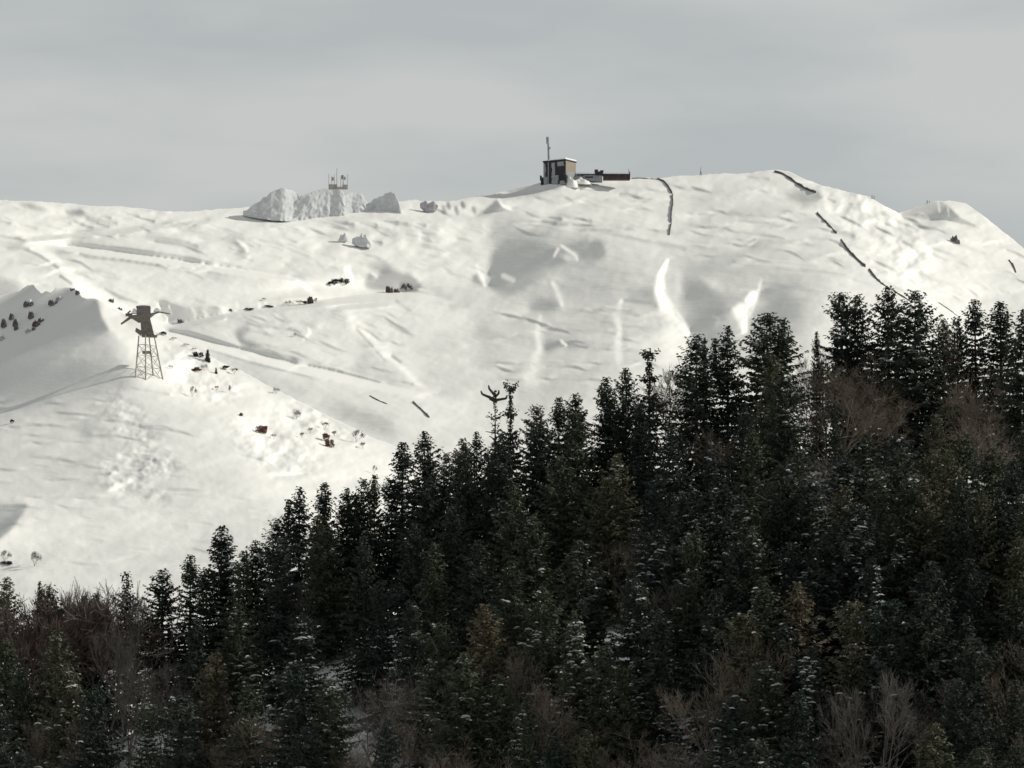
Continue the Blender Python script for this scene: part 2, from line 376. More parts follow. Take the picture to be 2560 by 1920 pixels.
# wind streaks on the upper right slope
for k in range(34):
    r = np.random.default_rng(200 + k); u = r.uniform(1700, 2080); v = 450 + (u - 1700) * .12 + r.uniform(0, 260)
    L = r.uniform(30, 120)
    A.line([(u - L, v - L * .05), (u, v), (u + L, v + L * .09)], [2, r.uniform(5, 11), 2], .42 + r.choice([-.18, .14]), .75, 1)
A.line([(1860, 584), (1920, 590), (1960, 596)], [4, 9, 3], .2)
A.line([(1871, 444), (1920, 447)], 7, .25)
A.poly([(1960, 490), (2000, 478), (2050, 480), (2060, 500), (2010, 515)], .2, 6)
A.line([(2090, 580), (2130, 590)], 12, .3)
# far summit on the right
A.poly([(2247, 534), (2320, 503), (2352, 500), (2378, 520), (2400, 540), (2440, 562), (2448, 568), (2400, 560), (2366, 552), (2300, 550), (2262, 550)], -.05, 2.5)
A.poly([(2352, 500), (2376, 520), (2400, 545), (2446, 566), (2470, 556), (2440, 520), (2416, 505)], .5, 3)
A.line([(2344, 505), (2348, 530)], 5, .4); A.line([(2366, 510), (2372, 540)], 5, .3)
A.poly([(2280, 553), (2360, 552), (2364, 560), (2300, 562)], .4, 3)
# slope below the summit house
A.poly([(1245, 490), (1300, 470), (1352, 452), (1415, 462), (1390, 470), (1330, 484), (1260, 493)], -.03, 2)  # station's cast shadow put into the shape: ground turned from the sun
A.line([(1350, 520), (1480, 570), (1660, 602)], [10, 16, 8], .6, 1, 1)
A.line([(1350, 556), (1440, 566), (1580, 596), (1680, 620)], [6, 8, 10, 16], .26, 1, 1)
A.line([(1642, 606), (1670, 610), (1710, 622)], 12, .2, .8)
A.line([(1550, 486), (1590, 486)], 8, .24, .8)
for k in range(26):
    r = np.random.default_rng(300 + k); u = r.uniform(1360, 1640); v = r.uniform(470, 590)
    L = r.uniform(14, 50); A.line([(u - L, v - 2), (u, v), (u + L, v + L * .15)], [2, r.uniform(5, 9), 2], r.choice([.28, .62]), .6, 1)
for (u, v, w) in ((1050, 562, 10), (1385, 546, 14), (1370, 556, 16), (1462, 551, 12), (918, 560, 20), (1005, 558, 10), (940, 606, 10), (975, 556, 16), (840, 556, 24), (860, 560, 20), (1060, 594, 9)):
    A.line([(u - w, v - 2), (u + w, v + 2)], [3, 11], .08)
A.line([(690, 548), (800, 550), (930, 545)], 7, .25, .7)
A.poly([(626, 541), (720, 552), (800, 546), (880, 534), (1000, 530), (1010, 536), (880, 546), (760, 560), (660, 556)], .3, 4)
A.line([(1160, 496), (1230, 492)], 5, .25); A.line([(1190, 486), (1250, 474)], 4, .3)
A.poly([(1184, 541), (1212, 522), (1242, 499), (1252, 516), (1274, 528), (1230, 530)], 0, 2)
A.line([(1246, 500), (1256, 514), (1276, 522)], 6, .9)
for (u, v, w) in ((1106, 524, 8), (1118, 514, 6), (1138, 526, 6), (1182, 526, 6), (1154, 512, 5)):
    A.line([(u, v - w), (u + 4, v + w)], 9, .1)
# the left shoulder: gullies, terraces, the snowed-in road cuts
A.poly([(40, 508), (80, 510), (110, 520), (120, 528), (86, 528)], .12, 4)
A.poly([(160, 528), (200, 522), (218, 534), (196, 540), (170, 538)], .02, 3)
A.poly([(210, 540), (250, 548), (246, 558), (216, 554)], .12, 3)
for (u, v, w, x) in ((262, 542, 12, .15), (280, 556, 10, .2), (196, 558, 10, .1), (215, 566, 14, .2), (255, 562, 14, .2), (365, 549, 18, .1), (165, 556, 10, .25), (140, 570, 24, .3), (330, 538, 14, .25), (10, 555, 14, .2), (70, 566, 20, .3)):
    A.line([(u - w, v - w * .2), (u + w, v + w * .25)], [4, 8], x)
A.line([(-100, 586), (0, 590), (60, 598)], 7, .05); A.line([(60, 596), (150, 588), (280, 578), (380, 566), (520, 552)], 7, .22, .8)
A.line([(300, 588), (390, 595), (470, 606)], 8, .2, .8); A.line([(390, 604), (490, 616)], 10, .15)
A.line([(180, 592), (340, 584)], 5, .28)
# long bank above the upper track
A.poly([(210, 616), (222, 612), (254, 616), (296, 622), (300, 620), (370, 630), (440, 640), (500, 652), (532, 658), (530, 664), (470, 656), (380, 644), (300, 630), (250, 624)], -.02, 2)
A.line([(166, 612), (188, 616)], 6, .1); A.line([(194, 616), (206, 618)], 6, .1)
for u in (251, 274, 308, 366, 420, 470, 494):
    v = 614 + (u - 210) * .138; A.line([(u - 3, v - 3), (u + 4, v + 12)], 6, .75)
A.line([(160, 622), (300, 636), (440, 656), (560, 676), (730, 696)], [5, 7, 7, 7, 4], .7)
A.line([(200, 634), (300, 648), (400, 662)], 8, .2); A.line([(400, 664), (720, 698)], 5, .3, .7)
A.poly([(545, 600), (590, 598), (614, 618), (616, 640), (600, 644), (570, 640), (600, 630), (586, 610)], .15, 4)
A.line([(590, 596), (616, 620), (622, 646)], 9, .7); A.line([(640, 610), (700, 690)], 30, .55, .8, 1)
for k in range(40):
    r = np.random.default_rng(400 + k); u = r.uniform(520, 900); v = 560 + r.uniform(0, 110)
    L = r.uniform(8, 26); A.line([(u - L, v - L * .3), (u + L, v + L * .3)], [3, r.uniform(5, 8)], r.choice([.2, .65]), .55)
# spine running down to the lift pylon
A.line([(70, 610), (120, 640), (160, 680), (200, 714), (240, 742), (300, 780), (360, 812), (400, 832)], [26, 30, 30, 36, 34, 38, 42, 36], .82)
A.line([(60, 622), (100, 640), (150, 674)], 8, .2, .8); A.line([(150, 690), (176, 708)], 8, .15)
A.line([(20, 622), (70, 622)], 8, .2, .8); A.line([(30, 640), (60, 712)], 18, .6, .8, 1)
A.poly([(-420, 690), (0, 690), (40, 705), (60, 720), (0, 760), (-420, 760)], .12, 8)
A.line([(262, 722), (300, 744), (340, 756)], [6, 10, 6], .12)
# bank above the lower road
A.poly([(392, 752), (412, 750), (440, 764), (470, 772), (520, 768), (540, 766), (560, 782), (556, 788), (520, 794), (500, 800), (470, 808), (424, 812), (412, 800), (400, 776)], -.02, 2.5)
for (u, v) in ((398, 768), (426, 774), (484, 780), (512, 784), (414, 792), (560, 786)):
    A.line([(u - 4, v - 6), (u + 4, v + 3), (u + 2, v + 10)], 8, .75)
A.poly([(518, 768), (540, 765), (552, 780), (560, 786), (530, 792), (520, 784)], -.02, 2)
A.poly([(570, 778), (600, 772), (690, 758), (694, 768), (640, 772), (580, 781)], .05, 2)
for u in (592, 648, 664): A.line([(u - 2, 758), (u + 3, 770)], 7, .7)
A.line([(430, 818), (500, 802), (574, 785), (690, 771), (800, 757), (900, 748), (1000, 736)], [6, 8, 8, 8, 9, 14, 20], .62)
A.line([(740, 700), (790, 740), (830, 752)], [10, 14, 10], .8, .8)
A.poly([(700, 735), (780, 728), (930, 734), (1040, 736), (1040, 744), (800, 752)], .55, 5, .7)
A.line([(840, 772), (900, 766), (970, 760)], 5, .25, .8); A.line([(990, 752), (1024, 778)], 8, .25, .8); A.line([(1000, 760), (1060, 750), (1110, 764)], 10, .55, .7)
A.poly([(1090, 740), (1190, 745), (1200, 760), (1130, 768), (1080, 760)], .33, 8)
# track that drops away behind the near spur
A.line([(400, 832), (509, 856), (648, 896), (833, 938), (960, 970), (1060, 990)], [10, 16, 18, 16, 14, 8], .78)
A.line([(430, 826), (480, 836), (540, 856), (580, 862)], [4, 14, 14, 6], .12)
A.poly([(590, 820), (620, 812), (626, 824), (600, 840), (640, 860), (690, 880), (660, 884), (600, 862), (586, 840)], .14, 5)
A.line([(560, 832), (580, 862)], 8, .6); A.line([(578, 840), (594, 862)], 12, .6)
A.poly([(650, 890), (720, 892), (800, 905), (760, 906), (690, 900)], .18, 5)
A.line([(520, 872), (600, 894), (700, 924), (780, 945)], [8, 14, 10, 4], .24)
A.poly([(440, 860), (540, 890), (700, 950), (850, 1010), (960, 1060), (700, 1000)], .4, 20)
A.poly([(790, 1020), (880, 1020), (980, 1050), (1000, 1100), (900, 1070)], .18, 14)
A.line([(758, 850), (774, 832), (770, 820)], [6, 8, 5], .8); A.line([(744, 838), (764, 846)], 6, .15)
for k in range(46):
    r = np.random.default_rng(500 + k); u = r.uniform(640, 960); v = 780 + r.uniform(0, 120)
    L = r.uniform(8, 22); A.line([(u - L, v - L * .35), (u + L, v + L * .35)], [3, r.uniform(4, 7)], r.choice([.26, .6]), .5)
# rib with the light edge
A.line([(872, 790), (900, 815), (930, 850), (962, 880), (1000, 915), (1032, 948), (1066, 972)], [24, 30, 20, 26, 14, 18, 6], .74, 1, 1)
A.poly([(900, 860), (940, 890), (1020, 960), (1000, 968), (880, 950)], .3, 10, .7)
A.line([(980, 890), (1000, 905)], 8, .2); A.line([(890, 822), (960, 900)], 5, .25, .8)
A.line([(1006, 956), (1030, 960)], 6, .15)
A.poly([(1040, 800), (1170, 800), (1200, 980), (1120, 1010), (1060, 960)], .46, 20)
for k in range(70):
    r = np.random.default_rng(600 + k); u = r.uniform(1000, 1640); v = r.uniform(760, 1010)
    L = r.uniform(10, 40); A.line([(u - L, v), (u + L, v + L * .12)], [3, r.uniform(4, 8)], float(A.T[int((1250 - v) / 2.5), int((u + 420) / 2.5)]) + r.choice([-.14, .16]), .6, 1)
A.T += (.4 + .6 * np.clip(A.T / .4, 0, 1)) * (.018 * A.noise(11, 4, 1) + .024 * A.noise(4, 2.5, 2) + .016 * A.noise(40, 14, 3) + .018 * A.noise(28, 4, 7))
def crest(S, au, av, seed):
    n = S.noise(au, av, seed); c = np.exp(-(n / .3) ** 2) - .55 * np.exp(-((n - .55) / .3) ** 2); return c - c.mean()
A.T += .045 * crest(A, 16, 6, 21) * np.clip(.6 + .8 * A.noise(60, 30, 22), 0, 1.6) * np.clip(A.T / .3, .2, 1) + .035 * crest(A, 7, 3.5, 23) * np.clip(.3 + .8 * A.noise(50, 26, 24), 0, 1.5) * np.clip(A.T / .3, .2, 1) + RIGHT * (.10 * A.noise(12, 8, 4) + .10 * A.noise(4, 3.4, 5))
TM = A.mask_poly([(640, 560), (1200, 540), (1180, 660), (900, 660), (700, 640)], 20); A.T += TM * .06 * A.noise(9, 4, 6)

# benches of the tracks and the cut banks above them
A.bank([(200, 612), (254, 620), (310, 627), (380, 637), (450, 647), (532, 660)], [5, 9, 11, 13, 13, 7], .11)
A.bench([(160, 622), (300, 638), (440, 657), (560, 677), (740, 700)], [5, 7, 7, 7, 3], 3.4)
A.bank([(210, 642), (300, 650), (400, 664)], 6, .2)
A.bank([(404, 776), (440, 786), (490, 784), (540, 778)], [14, 28, 26, 14], .12)
A.bank([(556, 780), (640, 768), (700, 758), (780, 748)], [8, 9, 9, 5], .12)
A.bench([(430, 818), (500, 803), (574, 787), (690, 773), (800, 759), (900, 748), (1020, 740), (1110, 752)], [6, 7, 7, 7, 8, 10, 12, 5], 3.2)
A.bench([(410, 836), (509, 858), (648, 898), (833, 940), (960, 970), (1040, 986)], [8, 13, 14, 13, 10, 5], 3.2)
A.bank([(430, 828), (480, 838), (540, 856), (600, 874)], [4, 10, 10, 4], .2)
A.bank([(650, 886), (720, 896), (800, 910)], [4, 9, 4], .25)
A.bank([(-100, 588), (0, 592), (60, 600)], 5, .12); A.bench([(60, 602), (150, 592), (280, 582), (380, 570), (520, 556)], 4, 2.6)
A.bank([(300, 588), (390, 596), (480, 610)], 5, .25)
A.bench([(840, 772), (900, 767), (980, 760)], 4, 2.4)

A.bank([(520, 848), (648, 884), (740, 908), (833, 928), (960, 960)], [3, 7, 9, 6, 3], .13)
A.bank([(430, 812), (500, 796), (574, 780), (690, 765), (800, 752)], [5, 8, 8, 8, 3], .11)
A.bank([(180, 612), (300, 626), (420, 644), (540, 662), (600, 672)], [4, 10, 12, 9, 3], .10)
A.poly([(210, 614), (300, 620), (440, 640), (534, 658), (526, 666), (380, 646), (250, 626)], .0, 3, .8)
# small wind ledges and drift lips all over the face: a short steep step with a bright lip over it
LR = np.random.default_rng(77)
for (ua, ub, va, vb_, n, sl_) in ((-60, 620, 520, 600, 26, .05), (480, 960, 560, 690, 26, .2), (620, 1010, 780, 930, 26, .3), (1000, 1200, 500, 720, 20, .1), (1240, 1660, 760, 980, 26, .05), (1300, 1680, 470, 580, 20, .1), (1690, 2090, 450, 660, 26, .1), (2060, 2440, 520, 760, 40, .35), (100, 520, 650, 760, 14, .15), (2300, 2600, 600, 760, 14, .25)):
    for k in range(n):
        u = LR.uniform(ua, ub); v = LR.uniform(va, vb_); L = LR.uniform(8, 34); sl2 = sl_ + LR.normal(0, .18); cv = LR.normal(0, .12) * L; w = LR.uniform(2.8, 5.6)
        pts = [(u - L, v - L * sl2), (u - L * .3, v - L * .3 * sl2 - cv), (u + L * .4, v + L * .4 * sl2 - cv), (u + L, v + L * sl2)]
        A.bank(pts, [1.5, w, w, 1.5], LR.uniform(.17, .42)); A.line(pts, [2, w, w, 2], .2, .5)
        A.line([(x, y - w * 1.1) for x, y in pts], [1.5, w * .8, w * .8, 1.5], .72, .45)
vv = A.vs[:, None]
A.solve(2950, .85 + .5 * np.exp(-((vv - 470) / 70) ** 2), 18, .9, 4e-6)
A.mesh('mountain', SKY_MAIN, 520, M_SNOW)

# ------------------------------------------------------------------ the near spur with the lift pylon
SKY_SPUR = [(-400, 800), (-100, 760), (0, 737), (50, 727), (70, 714), (84, 711), (92, 722), (104, 733), (116, 728), (128, 731), (140, 720), (176, 718), (190, 724), (206, 744), (240, 746), (262, 756), (300, 778), (340, 800), (372, 822),
    (410, 834), (440, 848), (480, 868), (520, 888), (560, 908), (600, 926), (640, 948), (700, 980), (760, 1008), (800, 1030), (860, 1058), (920, 1088), (980, 1114), (1050, 1152), (1150, 1206), (1300, 1290), (1500, 1400)]
B = Slope(-380, 1490, 690, 1760, 2, .455)
B.poly([(-380, 1000), (260, 980), (300, 1260), (-380, 1300)], .36, 40)
B.poly([(-380, 1280), (500, 1260), (700, 1500), (-380, 1760)], .46, 40)
B.poly([(270, 820), (400, 830), (520, 885), (700, 975), (980, 1110), (1490, 1400), (1490, 1760), (1000, 1600), (760, 1300), (560, 1100), (420, 1010), (320, 960)], .68, 22)
B.poly([(620, 1060), (760, 1130), (960, 1250), (900, 1330), (700, 1250), (560, 1150)], .66, 40)
B.poly([(420, 1000), (560, 1060), (640, 1150), (560, 1180), (450, 1120)], .55, 25)
B.poly([(-380, 760), (0, 735), (60, 716), (86, 706), (128, 728), (180, 714), (200, 724), (214, 745), (242, 744), (250, 780), (272, 826), (220, 852), (140, 890), (60, 940), (-20, 990), (-380, 1100)], -.06, 3)
B.poly([(272, 822), (280, 850), (220, 920), (110, 990), (0, 1040), (-380, 1160), (-380, 1050), (0, 965), (140, 880), (230, 838)], .12, 26)
B.poly([(60, 920), (240, 860), (300, 880), (290, 930), (120, 1000), (40, 1000)], .22, 26, .8)
B.poly([(206, 738), (240, 742), (256, 760), (254, 790), (276, 828), (300, 850), (330, 830), (300, 780), (250, 742)], .62, 4)
B.poly([(-380, 1300), (-100, 1275), (30, 1258), (68, 1258), (56, 1284), (24, 1326), (-20, 1360), (-380, 1500)], -.02, 4)
B.poly([(100, 950), (260, 900), (330, 970), (300, 1050), (200, 1040), (60, 1000)], .3, 25, .7)
B.line([(250, 995), (330, 972), (420, 985)], 8, .25, .7); B.line([(200, 960), (300, 940)], 8, .25, .6); B.line([(240, 1010), (420, 1000), (520, 1030)], 8, .62, .6)
B.poly([(200, 1070), (230, 1070), (226, 1110), (205, 1100)], .22, 6)
ROUGH = B.mask_poly([(250, 985), (330, 990), (380, 1060), (400, 1130), (480, 1160), (490, 1190), (420, 1240), (300, 1245), (250, 1180), (280, 1080)], 28)
ROUGH2 = B.mask_poly([(560, 1040), (680, 1060), (800, 1120), (820, 1180), (700, 1200), (600, 1130)], 20) + B.mask_poly([(400, 850), (520, 890), (620, 990), (500, 1010), (420, 960)], 12) + B.mask_poly([(650, 1010), (760, 1010), (900, 1090), (880, 1120), (760, 1080)], 12)
B.T += (.3 + .7 * np.clip(B.T / .4, 0, 1)) * (.02 * B.noise(7, 4, 11) + .02 * B.noise(50, 18, 12) + .024 * B.noise(20, 4, 13) + .018 * B.noise(3, 3, 17))
B.poly([(40, 915), (200, 905), (330, 922), (348, 952), (250, 975), (40, 1020), (-60, 1015)], .05, 20, .9)  # added wedge turned from the sun, so the pylon's shadow does not show
B.T += ROUGH * (.12 * B.noise(8, 4, 14) + .13 * B.noise(3.4, 2.4, 15)) * (.6 + .5 * B.noise(30, 20, 18)) + ROUGH2 * (.10 * B.noise(9, 5, 16) + .09 * B.noise(3.4, 2.5, 19))
B.line([(120, 1325), (200, 1315), (260, 1318)], 6, .2, .7); B.line([(200, 1290), (230, 1300), (300, 1296)], 7, .25, .5)

for k in range(90):
    u = LR.uniform(-40, 900); v = LR.uniform(1000, 1420); L = LR.uniform(8, 40); w = LR.uniform(3, 6); s2 = LR.normal(.02, .1)
    if v < 1010 + (u - 400) * .5: continue
    pts = [(u - L, v - L * s2), (u, v - LR.normal(0, 2)), (u + L, v + L * s2)]; B.bank(pts, [1.5, w, 1.5], LR.uniform(.2, .4)); B.line(pts, [2, w, 2], .22, .5)
def crestb(au, av, seed): return crest(B, au, av, seed)
B.T += .04 * crestb(18, 5, 31) * np.clip(.4 + .8 * B.noise(70, 30, 32), 0, 1.5) * np.clip(B.T / .3, .1, 1)
B.solve(2120, .8 + .6 * np.clip((1500 - B.vs[:, None]) / 800, 0, 1) * 0, 16, .9, 4e-6)
B.mesh('foothill', SKY_SPUR, 420, M_SNOW2, back=(6, 20, 50, 120, 260), drop=.55, skirt=(60, 200))

# ------------------------------------------------------------------ wooded hill in front, and the valley floor
SKY_TREE = [(-400, 1560), (0, 1490), (320, 1440), (560, 1340), (690, 1290), (900, 1195), (1060, 1090), (1340, 1010), (1560, 920), (1740, 840), (1915, 785), (2105, 740), (2290, 730), (2500, 760), (2700, 720), (3200, 480), (4200, 0), (7000, -1200)]  # right of the view the unseen hill is raised to shade the wood
def tree_sky(u): return np.interp(u, [p[0] for p in SKY_TREE], [p[1] for p in SKY_TREE])
HS = .40
def hill_z(x, y):
    x = np.asarray(x, float); y = np.asarray(y, float)
    yc = 770 + .06 * x
    u = 1280 + FPX * x / 770.0
    vg = tree_sky(u) + 330
    zc = yc * np.tan(PITCH + np.arctan((960 - vg) / FPX))
    t = y - yc
    zc = zc - .35 * np.maximum(0, 640 - y)
    bump = 1.2 * np.sin(x * .11 + 1) * np.sin(y * .09) + .7 * np.sin(x * .31) * np.sin(y * .23 + 2)
    z = np.where(t < 0, zc + HS * t + .0006 * t * t, zc - .35 * t)
    return z - 4 * np.exp(-(t / 18) ** 2) + bump
xs = np.concatenate([np.arange(-160, 170, 4.0), np.arange(170, 420, 12.0), np.arange(420, 700, 40.0)]); xs = np.concatenate([np.arange(-400, -160, 20.0), xs])
ys = np.concatenate([np.arange(420, 860, 5.0), np.arange(860, 1200, 30.0)])
X, Y = np.meshgrid(xs, ys); Z = np.maximum(hill_z(X, Y), -60)
idx = np.arange(X.size).reshape(X.shape)
F = np.stack([idx[:-1, :-1], idx[:-1, 1:], idx[1:, 1:], idx[1:, :-1]], -1).reshape(-1, 4)
o = link('wooded_hill', mesh_np('wooded_hill', np.stack([X, Y, Z], -1).reshape(-1, 3), F, [M_SNOW2])); o['kind'] = 'structure'
gx = np.array([-15000, -6000, -2500, -1200, -600, -300, -150, -60, 0, 60, 150, 300, 600, 1200, 2500, 6000, 15000.]); gy = np.array([-9000, -3000, -800, -200, -40, 0, 30, 90, 200, 340, 460, 560, 800, 1600, 3000, 6000, 14000.])
GX, GY = np.meshgrid(gx, gy); GZ = np.interp(GY, [-9000, 0, 30, 200, 14000], [-1.8, -1.8, -3, -34, -34])
idx = np.arange(GX.size).reshape(GX.shape)
F = np.stack([idx[:-1, :-1], idx[:-1, 1:], idx[1:, 1:], idx[1:, :-1]], -1).reshape(-1, 4)
o = link('ground', mesh_np('ground', np.stack([GX, GY, GZ], -1).reshape(-1, 3), F, [M_SNOW2])); o['kind'] = 'structure'
# ------------------------------------------------------------------ trees
def prof(style, t):
    """crown radius along the height, t from 0 (lowest branches) to 1 (tip)"""
    if style == 'spire': return (1 - t) ** .78 * (.88 + .12 * np.sin(t * 30)) + .03
    if style == 'cone': return min(1, (1 - t) ** .85 * 1.4 + .04) * (.8 + .2 * min(1, t * 3)) * (.9 + .12 * math.sin(t * 23 + 1))
    if style == 'round': return (max(0, 1 - t ** 1.8)) ** .9 * (.75 + .25 * min(1, t * 3)) + .05
    if style == 'column': return (max(0, 1 - t ** 4)) ** .8 * (.55 + .2 * math.sin(t * 13 + 2) + .13 * math.sin(t * 31)) + .05
    if style == 'nest':
        if t > .955: return .16 * math.sqrt(max(0, 1 - ((t - .978) / .023) ** 2)) + .05
        if t > .90: return .015
        if t > .70: return .07 + .22 * max(0, math.sin(t * 55)) * (1 - t) * 4
        return .35 + .5 * (1 - t / .72)
    if style == 'snag': return .012 if t > .86 else ((.13 if t > .66 else .9 * (1 - t)) + .10 * max(0, math.sin(t * 70)))
    if style == 'layered': return (1 - t) ** .8 * (.45 + .55 * max(0, math.sin(t * 34))) + .03
    return 1 - t
def fir_mesh(name, seed, style, H=24.0, R=4.0, snow=0.0, dens=1.0, low=.08, open_=0.0, tops=((0, 0, 1.0),)):
    """needled branches in whorls round the stem; snow lies in lumps on the outer sprays"""
    r = np.random.default_rng(seed); V = []; F = []; MI = []; nv = 0
    def add(v, m):
        nonlocal nv
        n = len(v) // 4; V.append(v); F.append(nv + np.arange(4 * n).reshape(n, 4)); MI.append(np.full(n, m)); nv += 4 * n
    ph = r.uniform(0, 6.28, 6)
    for (ox, oy, hs) in tops:
        main = (ox == 0 and oy == 0)
        z = (low if main else .62) * H
        Ht = H * hs
        while z < Ht - .15:
            t = (z - low * H) / (Ht - low * H)
            rad = R * float(prof(style, t)) * (1 if main else .55)
            nb = int(r.integers(6, 9)) if rad > .8 else 5
            if style in ('snag',) and t > .6: nb = int(r.integers(1, 3))
            a0 = r.uniform(0, 6.28)
            lean = .0 if main else min(1, (z / H - .62) / .15)
            cx, cy = ox * (lean if not main else 1), oy * (lean if not main else 1)
            for b in range(nb):
                if r.random() < open_ * (1 - t * .5): continue
                az = a0 + 6.283 * b / nb + r.normal(0, .22)
                L = rad * r.uniform(.62, 1.18) * (1 + .14 * math.sin(3 * az + ph[0] + z * .5))
                if L < .15: L = .15
                rise = (.75 * t ** 2 - .30 * (1 - t)) + r.normal(0, .06)
                dr = np.array([math.cos(az), math.sin(az), 0]); sd = np.array([-dr[1], dr[0], 0])
                m = max(2, int(L / (.24 / dens)))
                s = np.repeat(np.linspace(.12, 1, m), 2); sg = np.tile([1., -1.], m)
                zz = rise * L * s - .16 * L * s ** 2 * (1 - t) + .13 * L * s ** 4
                base = np.array([cx, cy, z]) + dr * (L * s)[:, None]; base[:, 2] += zz
                tl = (.28 + .42 * L / 4 * (1.15 - s)) * r.uniform(.7, 1.35, 2 * m) * (1.15 if rad > 1 else .8)
                fw = r.uniform(.35, .95, 2 * m)
                tip = base + dr * (tl * fw)[:, None] + sd * (sg * tl * (1.1 - fw * .5))[:, None]
                tip[:, 2] += -tl * r.uniform(-.15, .75, 2 * m)
                w = np.cross(tip - base, r.normal(0, 1, (2 * m, 3)) * .6 + np.array([0, 0, 1.0])); w /= np.linalg.norm(w, axis=1, keepdims=True) + 1e-9
                w *= (.10 + .06 * r.random(2 * m))[:, None]
                q = np.stack([base - w * .6, base + w * .6, tip + w * .9, tip - w * .9], 1).reshape(-1, 3)
                add(q, 0)
                # hanging under-sprays thicken the tier
                k = max(1, m // 2); ss = r.uniform(.15, 1, k)
                bb = np.array([cx, cy, z]) + dr * (L * ss)[:, None] + sd * r.normal(0, .25, k)[:, None]; bb[:, 2] += rise * L * ss - .16 * L * ss ** 2 * (1 - t) + .13 * L * ss ** 4
                tt = bb + np.stack([r.normal(0, .18, k), r.normal(0, .18, k), -r.uniform(.2, .6, k)], 1)
                ww = np.stack([r.normal(0, 1, k), r.normal(0, 1, k), 0 * ss], 1); ww *= .12 / (np.linalg.norm(ww, axis=1, keepdims=True) + 1e-9)
                add(np.stack([bb - ww, bb + ww, tt + ww * .5, tt - ww * .5], 1).reshape(-1, 3), 0)
                clump = max(0, math.cos(az - ph[1] - .8 * math.sin(z * .3 + ph[3]))) * (.6 + .4 * math.sin(z * .8 + ph[2]))
                if L > .7 and snow > 0 and r.random() < snow * (.09 + 3.3 * clump):
                    for _ in range(int(r.integers(1, 4))):
                        s1 = r.uniform(.55, 1.02); off = r.normal(0, .22)
                        c = np.array([cx, cy, z]) + dr * L * s1 + sd * off; c[2] += rise * L * s1 - .16 * L * s1 ** 2 * (1 - t) + .13 * L * s1 ** 4 + .06
                        ang = r.uniform(-.35, .35) + (1.57 if r.random() < .8 else 0)
                        e1 = dr * math.cos(ang) + sd * math.sin(ang); e2 = -dr * math.sin(ang) + sd * math.cos(ang)
                        l = r.uniform(.3, .8) * min(1, .4 + L / 5); wd = l * r.uniform(.22, .36); h = r.uniform(.06, .14)
                        dp = -.22 * l
                        # a draped lump: crown ridge, two drooping ends
                        P8 = [c + e1 * l + [0, 0, dp], c + e2 * wd + [0, 0, -.05], c - e1 * l + [0, 0, dp], c - e2 * wd + [0, 0, -.05], c + [0, 0, h], c + e1 * l * .5 + [0, 0, h * .75], c - e1 * l * .5 + [0, 0, h * .75]]
                        A_, B_, C_, D_, T_, E_, G_ = P8
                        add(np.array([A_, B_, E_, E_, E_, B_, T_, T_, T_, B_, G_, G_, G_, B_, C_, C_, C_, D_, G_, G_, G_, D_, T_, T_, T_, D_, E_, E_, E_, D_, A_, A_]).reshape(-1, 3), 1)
            z += r.uniform(.52, .80) * (1.0 if rad > 1.4 else .55) * (H / 24) ** .5
    V = np.concatenate(V); F = np.concatenate(F); MI = np.concatenate(MI)
    # quads that close on a doubled corner become clean triangles through validate()
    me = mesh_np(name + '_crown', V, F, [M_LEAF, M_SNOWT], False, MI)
    tb = MB()
    for (ox, oy, hs) in tops:
        if ox == 0 and oy == 0: tb.bar((0, 0, -3), (0, 0, .45 * H), .32, .22, 7); tb.bar((0, 0, .45 * H), (0, 0, H * hs * .985), .22, .03, 7)
        else: tb.bar((0, 0, .60 * H), (ox, oy, .72 * H), .16, .13, 6); tb.bar((ox, oy, .72 * H), (ox, oy, H * hs * .985), .13, .03, 6)
    if style == 'snag':
        for (a, zz, L, up) in ((3.0, .955, 1.9, .5), (.1, .952, 1.7, .1), (2.6, .975, .9, .8), (3.4, .945, .9, .1), (.5, .97, .7, .3)):
            e = (L * math.cos(a), L * math.sin(a), H * zz + up); tb.bar((0, 0, H * (zz - .008)), e, .20, .15, 6); tb.bar(e, (e[0] * 1.1, e[1] * 1.1, e[2] + .45), .17, .08, 6)
        for k in range(9):
            a = r.uniform(0, 6.28); zz = H * r.uniform(.7, .9); L = r.uniform(.8, 2.0); tb.bar((0, 0, zz), (L * math.cos(a), L * math.sin(a), zz + r.uniform(.1, .7)), .09, .04, 6)
    tm = mesh_np(name + '_trunk', tb.v, tb.f, [M_BARK], False)
    return me, tm
